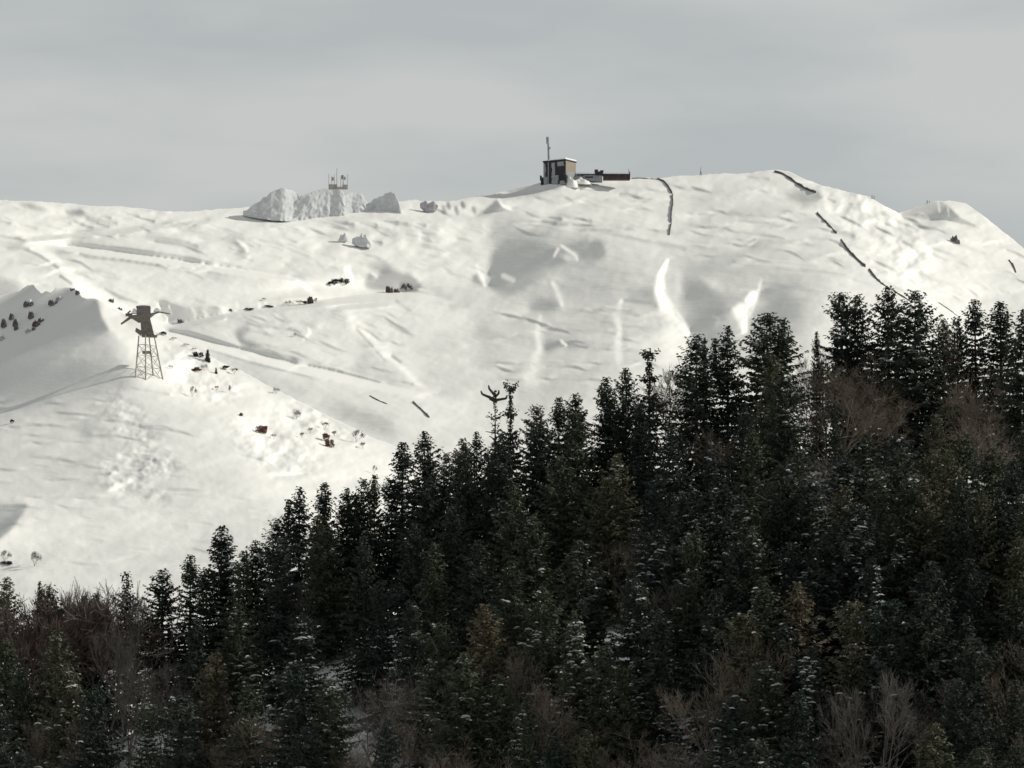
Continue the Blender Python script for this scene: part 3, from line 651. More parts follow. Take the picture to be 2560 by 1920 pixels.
def bare_mesh(name, seed, H=18.0, spread=.5, stem=.25, upright=.5, twig_n=3, twig_w=.027):
    """a leafless crown: forking limbs that end in fans of fine twigs"""
    r = np.random.default_rng(seed); tb = MB(); q = []
    def grow(p, d, L, rad, lev):
        e = p + d * L
        if lev <= 1: tb.bar(p, e, rad, rad * .7, 6)
        else:
            for kk in range(2):
                w = np.cross(d, r.normal(0, 1, 3)); w *= rad / (np.linalg.norm(w) + 1e-9); q.append([p - w, p + w, e + w * .7, e - w * .7])
        if lev >= 6: return
        nch = 3 if lev < 4 else twig_n + 1
        for i in range(nch):
            nd_ = d + r.normal(0, spread, 3); nd_[2] += upright * .35; nd_ /= np.linalg.norm(nd_)
            s = r.uniform(.45, 1.0); grow(p + d * L * s, nd_, L * r.uniform(.58, .82), max(twig_w * .5, rad * .55), lev + 1)
    p0 = np.array([0, 0, -2.0]); p1 = np.array([0, 0, stem * H])
    tb.bar(p0, p1, H * .013, H * .010, 7)
    for i in range(4):
        d = r.normal(0, spread, 3); d[2] = abs(d[2]) + 1.0; d /= np.linalg.norm(d)
        grow(p1 * r.uniform(.55, 1.0), d, H * .27, H * .006, 1)
    Q = np.array(q); zmax = Q[:, :, 2].max(); k = H / zmax; Q = Q * [k, k, k]
    tv = np.array(tb.v) * k
    me = mesh_np(name + '_crown', Q.reshape(-1, 3), np.arange(Q.shape[0] * 4).reshape(-1, 4), [M_TWIG], False)
    return me, mesh_np(name + '_trunk', tv, tb.f, [M_BARKG], False)

KIND = {
    'spire0': fir_mesh('spire0', 11, 'spire', 24, 5.4, 0), 'spire1': fir_mesh('spire1', 12, 'spire', 24, 5.1, .12), 'spire2': fir_mesh('spire2', 13, 'spire', 24, 4.9, .45),
    'cone0': fir_mesh('cone0', 21, 'cone', 24, 5.6, .02), 'cone1': fir_mesh('cone1', 22, 'cone', 24, 5.8, .12), 'cone2': fir_mesh('cone2', 23, 'cone', 24, 6.0, .42), 'cone3': fir_mesh('cone3', 24, 'cone', 24, 5.4, .2, 1, .08, .12),
    'round0': fir_mesh('round0', 31, 'round', 24, 5.4, .02), 'round1': fir_mesh('round1', 32, 'round', 24, 5.8, .12), 'round2': fir_mesh('round2', 33, 'round', 24, 5.7, .40),
    'column0': fir_mesh('column0', 41, 'column', 24, 5.7, .05), 'column1': fir_mesh('column1', 42, 'column', 24, 5.8, .22, 1, .08, .1),
    'nest': fir_mesh('nest', 51, 'nest', 24, 5.1, .1), 'snag': fir_mesh('snag', 52, 'snag', 24, 5.1, .1, 1, .08, .1), 'layered': fir_mesh('layered', 53, 'layered', 24, 6.3, .3),
    'twin': fir_mesh('twin', 54, 'round', 24, 6.3, .10, 1, .08, .05, ((0, 0, 1.0), (1.7, .3, .975))),
    'candel': fir_mesh('candel', 55, 'cone', 24, 4.8, .12, 1, .08, .15, ((0, 0, 1.0), (-1.7, 0, .93))),
    'beech0': bare_mesh('beech0', 61, 17, .50), 'beech1': bare_mesh('beech1', 62, 17, .42, .3, .8), 'beech2': bare_mesh('beech2', 63, 17, .6, .2, .4), 'beech3': bare_mesh('beech3', 64, 17, .46, .3, .75),
    'scrub0': bare_mesh('scrub0', 91, 3, .75, .04, .25, 4, .06), 'scrub1': bare_mesh('scrub1', 92, 3, .9, .04, .15, 4, .07),
    'bush0': bare_mesh('bush0', 71, 5, .55, .06, .6, 3, .014), 'bush1': bare_mesh('bush1', 72, 5, .7, .05, .3, 3, .014), 'bush2': bare_mesh('bush2', 73, 5, .42, .08, .9, 3, .014),
    'shrub0': fir_mesh('shrub0', 81, 'round', 4, 1.5, .10, 1.4, .02), 'shrub1': fir_mesh('shrub1', 82, 'spire', 4, 1.2, .05, 1.4, .02),
}
HK = {k: 24.0 for k in KIND}; HK.update({k: 17.0 for k in KIND if k.startswith('beech')}); HK.update({k: 5.0 for k in KIND if k.startswith('bush')}); HK.update({k: 4.0 for k in KIND if k.startswith('shrub')}); HK.update({k: 3.0 for k in KIND if k.startswith('scrub')})
C_BLUE = (.027, .036, .031); C_DARK = (.031, .039, .029); C_GREEN = (.047, .057, .036); C_OLIVE = (.070, .071, .045); C_BROWN = (.076, .067, .048); C_GOLD = (.100, .084, .056)
C_TWIG = (.215, .178, .145); C_TWIGG = (.225, .20, .18); C_TWIGR = (.18, .135, .12)
def place_tree(kind, loc, H, wid, color, label, cat, group, rz=None):
    nm = {'b': 'bare_tree', 's': 'spruce_tree'}.get(kind[0], 'fir_tree')
    if kind.startswith('bush'): nm = 'bare_bush'
    if kind.startswith('shrub') or kind.startswith('scrub'): nm = 'shrub'
    if kind == 'snag': nm = 'fir_tree'
    t = thing(nm, label, cat, loc, group, random.uniform(0, 6.28) if rz is None else rz)
    s = H / HK[kind]; t.scale = (s * wid, s * wid, s)
    for part, me in zip(('crown', 'trunk'), KIND[kind]):
        o = link(part, me, t); k = 1.22 if kind[0] != 'b' and not kind.startswith('s' + 'c') else 1.0; o.color = (*[c * k for c in color], 1)
    return t
def base_for(u, vt, H):
    """where a tree of height H must stand on the hill for its tip to show at (u, vt)"""
    ds = np.arange(560, 800, 1.5); X = (u - 1280) / FPX * ds
    y = ds * CP; z = hill_z(X, y); _, v, _ = project((X, y, z + H))
    ok = np.nonzero(v <= vt)[0]
    i = ok[0] if len(ok) else int(np.argmin(v))
    i = min(i, int(np.argmin(v)))
    return (X[i], y[i], float(z[i]) - .3), H + (float(v[i]) - vt) / FPX * ds[i]
G_FIR = 'conifers of the front wood'; G_BARE = 'leafless trees of the front wood'
LAND = []                                             # (u, v, short phrase) of the trees other labels refer to
def tree(kind, u, vt, H, wid, color, label, short=None, rz=None):
    loc, H2 = base_for(u, vt, H)
    bare = kind.startswith('beech') or kind.startswith('bush')
    place_tree(kind, loc, H2, wid, color, label, 'bare tree' if bare else ('spruce' if kind.startswith('spire') else 'fir'), G_BARE if bare else G_FIR, rz)
    if short: LAND.append((u, vt, short))

# the skyline of the wood, from the lowest end up the hill
tree('cone0', 22, 1438, 22, 0.97, C_OLIVE, 'blunt topped fir at the very foot of the wood beside the frame edge', 'blunt edge fir')
tree('round0', 125, 1459, 22, 1.13, C_DARK, 'dark round headed fir in front of the reddish brushwood at the lower wood', 'round brushwood fir')
tree('spire0', 104, 1448, 20, 0.45, C_DARK, 'very thin dark spruce poking up behind the round fir by the reddish brushwood')
tree('cone1', 181, 1503, 22, 0.97, C_GREEN, 'small green fir below the reddish brushwood, left of two slim firs')
tree('spire0', 217, 1485, 22, 1.04, C_OLIVE, 'left one of two slim firs before the reddish brushwood', 'slim brushwood firs')
tree('spire1', 246, 1477, 22, 1.04, C_GREEN, 'right one of two slim firs before the reddish brushwood')
tree('layered', 320, 1425, 23, 0.94, C_BLUE, 'dark fir with separate snowy tiers at the right end of the reddish brushwood', 'tiered snowy fir', 1.0)
tree('cone1', 410, 1418, 24, 1.19, C_DARK, 'broad dark fir on the low skyline right of the tiered snowy fir', 'broad dark low skyline fir')
tree('spire1', 479, 1380, 24, 1.04, C_GREEN, 'slim fir with pointed top just left of the tall open snowy spruce', 'slim pointed low skyline fir')
tree('spire2', 556, 1309, 25, 1.30, C_BLUE, 'tall open spruce with snow between its tiers, alone against the low white slope', 'tall open snowy spruce')
tree('cone1', 642, 1346, 24, 1.03, C_DARK, 'fir with frosted twigs in the notch right of the tall open snowy spruce', 'fir in the skyline notch')
tree('round0', 695, 1292, 24, 1.08, C_DARK, 'dark broad fir forming the step where the skyline rises above the notch', 'dark fir at the skyline step')
tree('candel', 750, 1213, 25, 1.00, C_BLUE, 'fir with a spreading snowy branch on its left above the skyline step', 'spreading branch fir')
tree('spire0', 813, 1201, 25, 0.98, C_DARK, 'slim dark pointed fir standing clear, second above the skyline step', 'slim dark pointed skyline fir')
tree('cone1', 868, 1215, 24, 0.89, C_DARK, 'short fir between the slim pointed fir and the frosted clump', None)
tree('round1', 910, 1193, 24, 0.83, C_DARK, 'round headed narrow fir with frosted sides left of a thin frosty spire', None)
tree('spire1', 937, 1180, 24, 0.78, C_OLIVE, 'thin frosty spire rising out of the middle skyline left of two tall firs', 'thin frosty spire')
tree('spire1', 1007, 1099, 26, 1.17, C_BLUE, 'left and lower of two tall snow flecked firs against the bright flank', 'two tall snow flecked firs')
tree('cone3', 1062, 1075, 27, 1.08, C_DARK, 'right and taller of two tall snow flecked firs against the bright flank', None)
tree('round1', 1117, 1128, 24, 0.94, C_DARK, 'low dark fir right of the two tall snow flecked firs', None)
tree('cone0', 1157, 1090, 25, 0.89, C_BROWN, 'brownish fir below and left of the dead topped fir', None)
tree('cone3', 1192, 1076, 25, 0.83, C_DARK, 'sparse fir with snow gaps standing just left of the dead topped fir', None)
tree('snag', 1238, 970, 28, 0.90, C_DARK, 'fir with a bare dead top and sideways arms on the middle skyline', 'dead topped fir')
tree('nest', 1276, 962, 28, 0.80, C_DARK, 'fir whose thin stem ends in a dark ball of twigs, beside the dead topped fir', 'ball topped fir')
tree('round1', 1341, 1009, 25, 1.00, C_OLIVE, 'round headed olive fir just right of the ball topped fir', 'round olive skyline fir')
tree('spire1', 1397, 987, 25, 0.98, C_GREEN, 'narrow fir on the middle skyline, next right of the round olive fir', None)
tree('cone1', 1438, 979, 25, 0.97, C_DARK, 'dark fir with a frayed crown and a snowy bough on its right', None)
tree('spire1', 1515, 936, 26, 1.04, C_DARK, 'pointed fir with reddish snow flecked twigs below two rounded fir tops', 'pointed reddish fir')
tree('round0', 1565, 918, 27, 0.89, C_DARK, 'fir with a small rounded top, left of the fir with the tufted head', None)
tree('nest', 1623, 880, 27, 1.15, C_DARK, 'fir with a tufted head on a short neck, left of the great domed fir', 'tuft headed fir')
tree('round0', 1741, 833, 29, 1.13, C_DARK, 'great domed dense fir, darkest and broadest of the upper skyline', 'great domed fir', .4)
tree('spire0', 1762, 838, 26, 0.30, C_DARK, 'thin bare topped stem sticking up at the right shoulder of the great domed fir')
tree('candel', 1819, 810, 27, 1.03, C_DARK, 'candelabra fir with a second stem on its left, right of the great domed fir', 'candelabra fir', 0)
tree('twin', 1918, 779, 28, 1.24, C_GREEN, 'broad twin topped fir in the upper wood, standing against the shaded hollow', 'twin topped fir', 0)
tree('spire0', 2042, 823, 22, 0.50, C_DARK, 'slim half bare fir in the gap between the twin topped fir and the upper row', None)
tree('column1', 2105, 731, 27, 1.00, C_DARK, 'snow flecked fir with a pale tuft, first of the four firs of the upper row', 'first upper row fir')
tree('round1', 2145, 733, 27, 0.89, C_DARK, 'narrow rounded fir, second of the four firs of the upper row', None)
tree('cone1', 2222, 712, 28, 1.03, C_DARK, 'tall frosted fir below the end of the snow fence, third of the upper row', 'frosted fence end fir')
tree('round1', 2289, 723, 29, 1.19, C_DARK, 'broad tall snow capped fir, last and widest of the upper row', 'broad snow capped fir')
tree('round0', 2359, 792, 24, 0.94, C_BROWN, 'low flat topped brownish fir right of the broad snow capped fir', None)
tree('round1', 2395, 787, 24, 0.83, C_DARK, 'low round fir, second right of the broad snow capped fir', None)
tree('spire1', 2439, 742, 27, 1.10, C_BLUE, 'slender tiered spruce with open branches near the right end of the skyline', 'slender tiered spruce')
tree('spire0', 2503, 748, 28, 1.30, C_DARK, 'dark needle pointed spruce beside the slender tiered spruce', 'needle pointed spruce')
tree('cone0', 2562, 768, 28, 1.08, C_DARK, 'dark fir cut by the right frame edge at the top of the wood', 'right frame edge fir')
# trees inside the wood that stand out
tree('beech0', 2110, 868, 20, 1.15, C_TWIG, 'wide pale brown leafless crown under the first firs of the upper row', 'wide leafless crown')
tree('beech2', 2190, 890, 18, 1.0, C_TWIG, 'pale brown leafless crown touching the left side of the broad snow capped fir', None)
tree('beech1', 2010, 905, 17, .9, C_TWIG, 'brown leafless tree with upright limbs right under the twin topped fir', None)
tree('beech1', 2065, 850, 16, .7, C_TWIGG, 'grey leafless treetop with bare twigs against the shaded slope', None)
tree('beech0', 1850, 1020, 17, .9, C_TWIG, 'brown leafless crown in the dip below the candelabra fir', None)
tree('beech2', 2400, 905, 19, 1.0, C_TWIG, 'dull brown leafless crown right of the broad snow capped fir', 'dull leafless crown')
tree('beech0', 2440, 1010, 17, .9, C_TWIG, 'faint brown leafless crown below the slender tiered spruce', None)
tree('spire0', 2087, 1002, 18, .75, C_DARK, 'small dark spire of a young spruce before the wide leafless crown', 'small young spruce')
tree('column1', 2000, 1120, 20, .9, C_GREEN, 'snow flecked young fir below left of the young dark spruce', None)
tree('cone2', 1240, 1140, 24, 1.0, C_BLUE, 'blue green fir with snow on its tiers below the ball topped fir', None)
tree('cone0', 1212, 1504, 24, 1.15, C_GOLD, 'golden brown fir with pale right edge, large in the middle of the wood', 'golden brown fir')
tree('cone2', 760, 1530, 25, 1.2, C_BLUE, 'nearly black fir with thick snow pads on its left side in the low middle wood', 'black snow padded fir')
tree('spire2', 1047, 1795, 15, .95, C_BLUE, 'small black snowy spruce standing among leafless crowns at the bottom', 'small black snowy spruce')
tree('cone3', 1990, 1450, 24, 1.15, C_GOLD, 'golden brown fir with arching lit boughs, low on the right', 'right golden brown fir')
tree('spire2', 1660, 1617, 20, .95, C_BLUE, 'slim snow laden spruce above the bottom edge, left of the pole stems', 'slim snow laden spruce')
tree('cone3', 1880, 1310, 24, .95, C_GREEN, 'fir with one bright curved snow bough beside the right golden brown fir', None)
tree('column1', 1730, 1330, 24, .9, C_GREEN, 'fir with a column of snow pads down its right side', 'snow padded column fir')
tree('beech2', 940, 1640, 19, 1.1, C_TWIGG, 'grey leafless tree with pale forked limbs left of the golden brown fir', 'forked grey leafless tree')
tree('beech0', 1000, 1730, 17, 1.0, C_TWIGG, 'grey twiggy crown right under the leafless tree with forked limbs', None)
tree('beech0', 830, 1795, 15, 1.0, C_TWIG, 'brown rounded bush like crown at the bottom, under the black padded fir', None)
tree('beech2', 660, 1790, 16, .9, C_TWIG, 'brown leafless crown at the bottom, left of the black padded fir foot', None)
tree('beech1', 1316, 1585, 20, .8, C_TWIG, 'tall narrow brown leafless tree right of the golden brown fir', 'narrow brown leafless tree')
tree('beech3', 1330, 1690, 20, 1.0, C_TWIG, 'pale brown leafless crown at the bottom between two dark firs', None)
tree('beech1', 315, 1535, 22, .55, C_TWIGG, 'tall narrow grey brown leafless tree in the lower left wood', 'lower left leafless tree')
tree('beech3', 330, 1640, 20, .7, C_TWIGG, 'grey leafless tree below the narrow leafless tree on the lower left', None)
tree('cone0', 540, 1625, 24, 1.1, C_GOLD, 'olive brown fir with broad skirt in the lower left wood', 'olive brown broad skirted fir')
tree('beech0', 25, 1790, 17, 1.0, C_TWIG, 'reddish brown leafless crown in the bottom left corner', None)
tree('beech1', 1800, 1640, 21, .9, C_TWIG, 'brown leafless tree filling the gap left of the golden brown fir on the right', 'gap leafless tree')
tree('beech3', 1860, 1560, 22, .8, C_TWIG, 'upright brown leafless tree touching the golden brown fir on the right', None)
tree('beech3', 2200, 1660, 22, .7, C_TWIGG, 'dim leafless tree with straight stem in the clearing at the lower right', 'clearing leafless tree')
tree('beech3', 2140, 1700, 20, .6, C_TWIGG, 'dim leafless pole left of the straight leafless tree in the clearing', None)
tree('beech1', 2480, 1640, 20, 1.0, C_TWIG, 'dark brown leafless crown in the bottom right corner', None)
tree('beech2', 2420, 1780, 16, 1.0, C_TWIG, 'low brown brush crown under the leafless crown of the bottom right corner', None)
tree('beech2', 1520, 1730, 15, 1.0, C_TWIG, 'brown leafless crown at the bottom, left of the slim snow laden spruce', None)
tree('round0', 2310, 1480, 27, 1.25, C_DARK, 'large black fir mass in the dim lower right wood', 'large black lower fir')

BARE = [(2040, 885), (2150, 925), (2085, 950), (2225, 955), (2430, 945), (1120, 1765), (1425, 1745), (570, 1805), (1225, 1845), (1600, 1800), (905, 1850), (1760, 1795), (250, 1800), (120, 1760)]
for i, ((u, v), lab) in enumerate(zip(BARE, ('left end of the broad brown leafless patch under the upper row of firs', 'brown leafless crown in the middle of the patch under the upper row', 'lowest crown of the leafless patch above the small young spruce', 'right end of the leafless patch, against the broad snow capped fir', 'brown leafless crown under the slender tiered spruce', 'brown leafless crown at the bottom, right of the small black snowy spruce', 'thin brown leafless crown at the bottom, right of the narrow brown leafless tree', 'brown leafless crown at the bottom under the broad skirted fir', 'low grey leafless crown on the bottom edge below the golden brown fir', 'brown leafless crown on the bottom edge, left of the slim snow laden spruce foot', 'low brown leafless crown on the bottom edge left of the small black spruce', 'grey leafless crown on the bottom edge right of the slim snow laden spruce', 'grey leafless crown on the bottom edge under the lower left leafless tree', 'brown leafless crown near the bottom left corner, second from the frame edge'))):
    tree('beech%d' % (i % 3), u, v, (17, 16, 17, 15)[i % 4], (1.0, .85, 1.15)[i % 3], C_TWIGG if 'grey' in lab else C_TWIG, lab)

# the rest of the wood, row by row down the hill
SPOT = [(u, v) for (u, v, _) in LAND]
fill = []; frng = random.Random(5)
for row in range(12):
    for c in range(-1, 21):
        u = c * 136 + (row % 2) * 68 + frng.uniform(-30, 30)
        v = tree_sky(u) + 80 + row * 96 + frng.uniform(-30, 30)
        if v > 1900 or u < -50 or u > 2610: continue
        if any(abs(u - a) < 70 and -70 < v - b < 80 for a, b in SPOT): continue
        if 2120 < u < 2290 and v > 1600: continue
        if (1985 < u < 2235 and 850 < v < 1060) or (2365 < u < 2490 and 850 < v < 1040): continue
        if any(abs(u - a) < 60 and -90 < v - b < 60 for a, b in BARE): continue
        fill.append((u, v))
fill += [(u_, float(tree_sky(u_)) + frng.uniform(34, 62)) for u_ in range(520, 1720, 92)]
fill += [(2165, 1082), (2240, 1092), (2195, 1175), (2415, 1075), (2478, 1110), (2335, 1120), (2140, 1255), (2270, 1200), (2400, 1190), (2500, 1230), (420, 1640), (470, 1740), (380, 1760)]
fill += [(2055, 1130), (2048, 1240), (2110, 1210), (2060, 1330), (2530, 1850), (2440, 1860), (2330, 1800)]
def nearest(u, v): return min(LAND, key=lambda l: math.hypot((l[0] - u) * 1.0, (l[1] - v) * .8))
desc = {}
for (u, v) in fill:
    q = frng.random()
    snowy = .56 + .25 * math.sin(u / 260. + 1) + .25 * math.sin(v / 140. + u / 500.)
    if v < tree_sky(u) + 160: snowy *= .6
    if u > 2250: snowy *= .25
    lowrow = v > 1560; lift = 1.12 if u < 1700 else 1.0
    if q < (.26 if lowrow else .07): kind = frng.choice(['beech0', 'beech1', 'beech2', 'beech3']); kw = 'leafless tree'
    elif snowy > .66: kind = frng.choice(['cone2', 'spire2', 'round2', 'column1']); kw = 'snow dusted fir'
    elif snowy > .34: kind = frng.choice(['cone1', 'round1', 'spire1', 'cone3', 'column1']); kw = 'lightly snowed fir'
    else: kind = frng.choice(['cone0', 'round0', 'spire0', 'column0']); kw = 'snow free fir'
    if kind.startswith('beech'): color, cw = frng.choice([(C_TWIG, 'brown'), (C_TWIGG, 'grey')]); H = frng.uniform(15, 20); color = tuple(x * (.72 if u > 1700 else .9) for x in color)
    else:
        color, cw = frng.choice([(C_BLUE, 'blackish'), (C_BLUE, 'blackish'), (C_DARK, 'dark green'), (C_DARK, 'dark green'), (C_GREEN, 'green'), (C_GREEN, 'green'), (C_OLIVE, 'olive')]); H = frng.uniform(21, 27); color = tuple(x * lift for x in color)
    L = nearest(u, v); dx, dy = u - L[0], v - L[1]
    hor = '' if abs(dx) < 30 else ('left of' if dx < 0 else 'right of'); ver = '' if abs(dy) < 40 else ('above' if dy < 0 else 'below')
    rel = (ver + ' and ' + hor) if hor and ver else (hor or ver or 'touching')
    desc.setdefault((cw, kw, rel, L[2]), []).append((math.hypot(dx, dy), u, v, kind, color, H))
for (cw, kw, rel, lm), lst in desc.items():
    lst.sort(key=lambda e: e[0])
    for i, (_, u, v, kind, color, H) in enumerate(lst):
        lm = lm.replace('beside the', 'by the')
        w = '' if len(lst) == 1 else ['nearer ', 'farther ', 'farthest '][min(i, 2)]
        tree(kind, u, v, H, frng.uniform(.95, 1.25), color, f'{w}{cw} {kw} {rel} the {lm}')
# reddish brushwood at the lower end of the wood and the bushes on the snow beyond it
brush = ['leftmost', 'second', 'third', 'fourth', 'fifth', 'sixth', 'seventh', 'last']
for i, u in enumerate((70, 135, 158, 182, 205, 230, 258, 284)):
    tree('bush%d' % (i % 3), u, 1462 - (0, 8, 0, 4, -2, 3, 6, -4)[i] + (8 if i == 0 else 0), 4.5, .8, C_TWIGR, f'{brush[i]} reddish leafless bush of the brushwood strip along the snow edge')
tree('bush2', 176, 1438, 7, .6, C_TWIGG, 'thin grey sapling rising from the reddish brushwood strip')
tree('bush1', 296, 1445, 7, 1.0, C_TWIGG, 'pale leafless bush touching the tiered snowy fir on its left side')
# ------------------------------------------------------------------ buildings and things on the summit
def local(u, v, d, yaw=0):
    """world point of a pixel and metres per photo pixel there"""
    return Vector(P(u, v, d)), d / FPX
def add(parent, name, mat, fn, smooth=False):
    m = MB(); fn(m); return m.build(name, mat, parent, smooth)
DB = float(A.depth(1413, 462)) - 1
o_, px = local(1413, 466, DB)
YAW = math.radians(33)
b = thing('summit_station', 'dark cable car station with frosted walls and one tan side on the summit', 'building', o_, None, -YAW)
# local frame: corner nearest the camera at the origin, left face runs along -x, right face along +y
hh = 66 * px; wl = 54 * px / math.cos(YAW); wr = 27 * px / math.sin(YAW)
def rimev(m, x0, x1, z0, z1, th):
    """ragged slab of rime on the left face"""
    n = 6; r = random.Random(int(x0 * 100) + 7)
    for i in range(n):
        a = z0 + (z1 - z0) * i / n; c = z0 + (z1 - z0) * (i + 1) / n
        j0 = r.uniform(-.35, .35); j1 = r.uniform(-.35, .35)
        m.box(x0 + j0, x1 + j1, -th * r.uniform(.5, 1.2), -.003, a + .004 * i, c + .004 * i - .004)
add(b, 'wall', M_DARKW, lambda m: m.box(-wl, 0, 0, wr, -4, hh))
add(b, 'side_wall', M_TAN, lambda m: m.box(.003, .35, .5, wr - .3, hh - 27 * px, hh - .3))
add(b, 'side_base', M_FROST, lambda m: m.box(.003, .8, .2, wr, -4, hh - 27 * px - .01))
rf = add(b, 'roof', M_DARKW, lambda m: m.box(-wl - .5, .6, -.6, wr + .4, hh + .003, hh + .9))
def rsn(m):
    n = 7
    for i in range(n):
        x0 = -wl - .4 + (wl + .9) * i / n; x1 = -wl - .4 + (wl + .9) * (i + 1) / n
        m.box(x0, x1 - .004, -.5, wr + .3, hh + .903, hh + 1.25 + .9 * (i / n) ** 1.2 + .15 * math.sin(i * 2.1))
add(rf, 'roof_snow', M_SNOWB, rsn)
for (x0, x1, z0, z1, th) in ((-wl + .6, -wl + 2.0, 1, hh - 1.2, .7), (-wl * .60, -wl * .46, -3, hh - 1.0, .8), (-wl * .58, -wl * .30, -3, hh * .45, 1.2), (-wl * .97, -wl * .80, -4, hh * .42, .9), (-wl * .35, -wl * .06, hh * .80, hh - .7, .4), (-wl * .20, -.1, -4, hh * .22, 1.3)):
    add(b, 'rime_ice', M_FROST, lambda m: rimev(m, x0, x1, z0, z1, th))
for k in range(4):
    x = -wl * (.92 - .2 * k) + .3
    add(b, 'window', M_GLASS, lambda m: m.box(x, x + 1.3, -.16, -.002, hh * .55, hh * .86))
for (x0, x1) in ((-wl - 2.2, -wl + .2), (-.4, 1.9)):
    def bal(m):
        m.box(x0, x1, -1.6, .8, hh * .30, hh * .42); m.box(x0 + .5, x1 - .2, -1.2, .6, hh * .14, hh * .30 - .004); m.box(x0, x0 + .2, -1.6, .8, hh * .42 + .004, hh * .50)
    add(b, 'balcony', M_DARKW, bal)
mo, _ = local(1372, 462, DB + 9)
mt = thing('antenna_mast', 'tall grey antenna mast rising behind the summit station roof', 'mast', mo)
H = (462 - 341) * px
add(mt, 'pole', M_GREY, lambda m: (m.bar((0, 0, -3), (0, 0, H * .55), .95, .85, 10), m.bar((0, 0, H * .55), (-.5, 0, H * .97), .85, .7, 10)))
add(mt, 'antenna_head', M_GREY, lambda m: m.bar((-.75, 0, H * .86), (-.9, 0, H), 1.15, 1.1, 10))
add(mt, 'antenna_dish', M_FROST, lambda m: m.bar((.6, -.4, H * .77), (1.25, -.8, H * .77), .8, .9, 10))
# drift heaped against the station's lit side
def mound(name, u, v, d, w, h, dep, seed, kind='structure', mat=M_SNOWB):
    r = np.random.default_rng(seed); n = 20; V = []; F = []
    for i in range(n + 1):
        for j in range(n + 1):
            x, y = i / n * 2 - 1, j / n * 2 - 1; q = max(0, 1 - x * x - y * y)
            V.append((x * w, y * dep, h * q ** .8 * (1 + .25 * math.sin(x * 7 + seed) * math.cos(y * 5)) - h * .3 - 1.2))
    for i in range(n):
        for j in range(n): F.append((i * (n + 1) + j, (i + 1) * (n + 1) + j, (i + 1) * (n + 1) + j + 1, i * (n + 1) + j + 1))
    o = link(name, mesh_np(name, V, F, [mat]), None, Vector(P(u, v, d))); o['kind'] = kind
    return o
mound('snow_drift', 1428, 460, DB + 4, 6, 7.5, 5, 3, mat=M_SNOW); mound('snow_drift', 1452, 454, DB + 8, 8, 5, 5, 8, mat=M_SNOW)
lo, _ = local(1444, 446, DB + 12)
lb = thing('low_lodge', 'long low flat roofed lodge between the tan sided station and the dark red hut', 'building', lo)
L = 62 * px
add(lb, 'wall', M_GREY, lambda m: m.box(0, L, 0, 9, -2, 2.6))
add(lb, 'window', M_GLASS, lambda m: m.box(L * .30, L * .62, -.12, -.002, .4, 1.5))
add(lb, 'window', M_GLASS, lambda m: m.box(3, L * .22, -.12, -.002, 1.5, 2.4))
rf = add(lb, 'roof', M_DARKW, lambda m: m.box(-.5, L, -.8, 9.5, 2.603, 3.3))
add(rf, 'roof_snow', M_SNOWB, lambda m: (m.box(-.4, L * .45, -.7, 9.4, 3.303, 4.5), m.box(L * .454, L - .1, -.7, 9.4, 3.303, 4.2)))
add(lb, 'lean_to', M_FROST, lambda m: m.box(-2.5, L * .2, -2.5, -.003, -3, 1.2))
ch = add(lb, 'roof_turret', M_DARKW, lambda m: (m.box(L - 5.5, L + .4, -1.3, 6, 2.2, 5.2), m.box(L - 5.8, L - 3.2, -1.35, 6.2, 5.204, 6.6), m.box(L - 1.6, L + .9, -1.35, 6.2, 5.204, 6.0)))
ro, _ = local(1508, 443, DB + 12)
rb = thing('red_hut', 'low dark red hut with white snow roof at the right end of the summit lodge', 'building', ro)
L2 = 67 * px
add(rb, 'wall', M_RED, lambda m: m.box(0, L2, 0, 8, -1.5, 2.0))
add(rb, 'window', M_GLASS, lambda m: m.box(1, L2 * .45, -.12, -.002, .6, 1.8))
rf = add(rb, 'roof', M_DARKW, lambda m: m.box(-.2, L2 + .3, -.5, 8.4, 2.003, 2.5))
add(rf, 'roof_snow', M_SNOWB, lambda m: m.box(-.1, L2 - 1.2, -.4, 8.3, 2.503, 3.6))
add(rb, 'end_post', M_DARKW, lambda m: (m.bar((L2 - .2, -.2, -2), (L2 - .2, -.2, 4.2), .5, .4, 6), m.bar((L2 - .9, -.2, 3.5), (L2 - .9, -.2, 6.4), .16, .12, 5)))
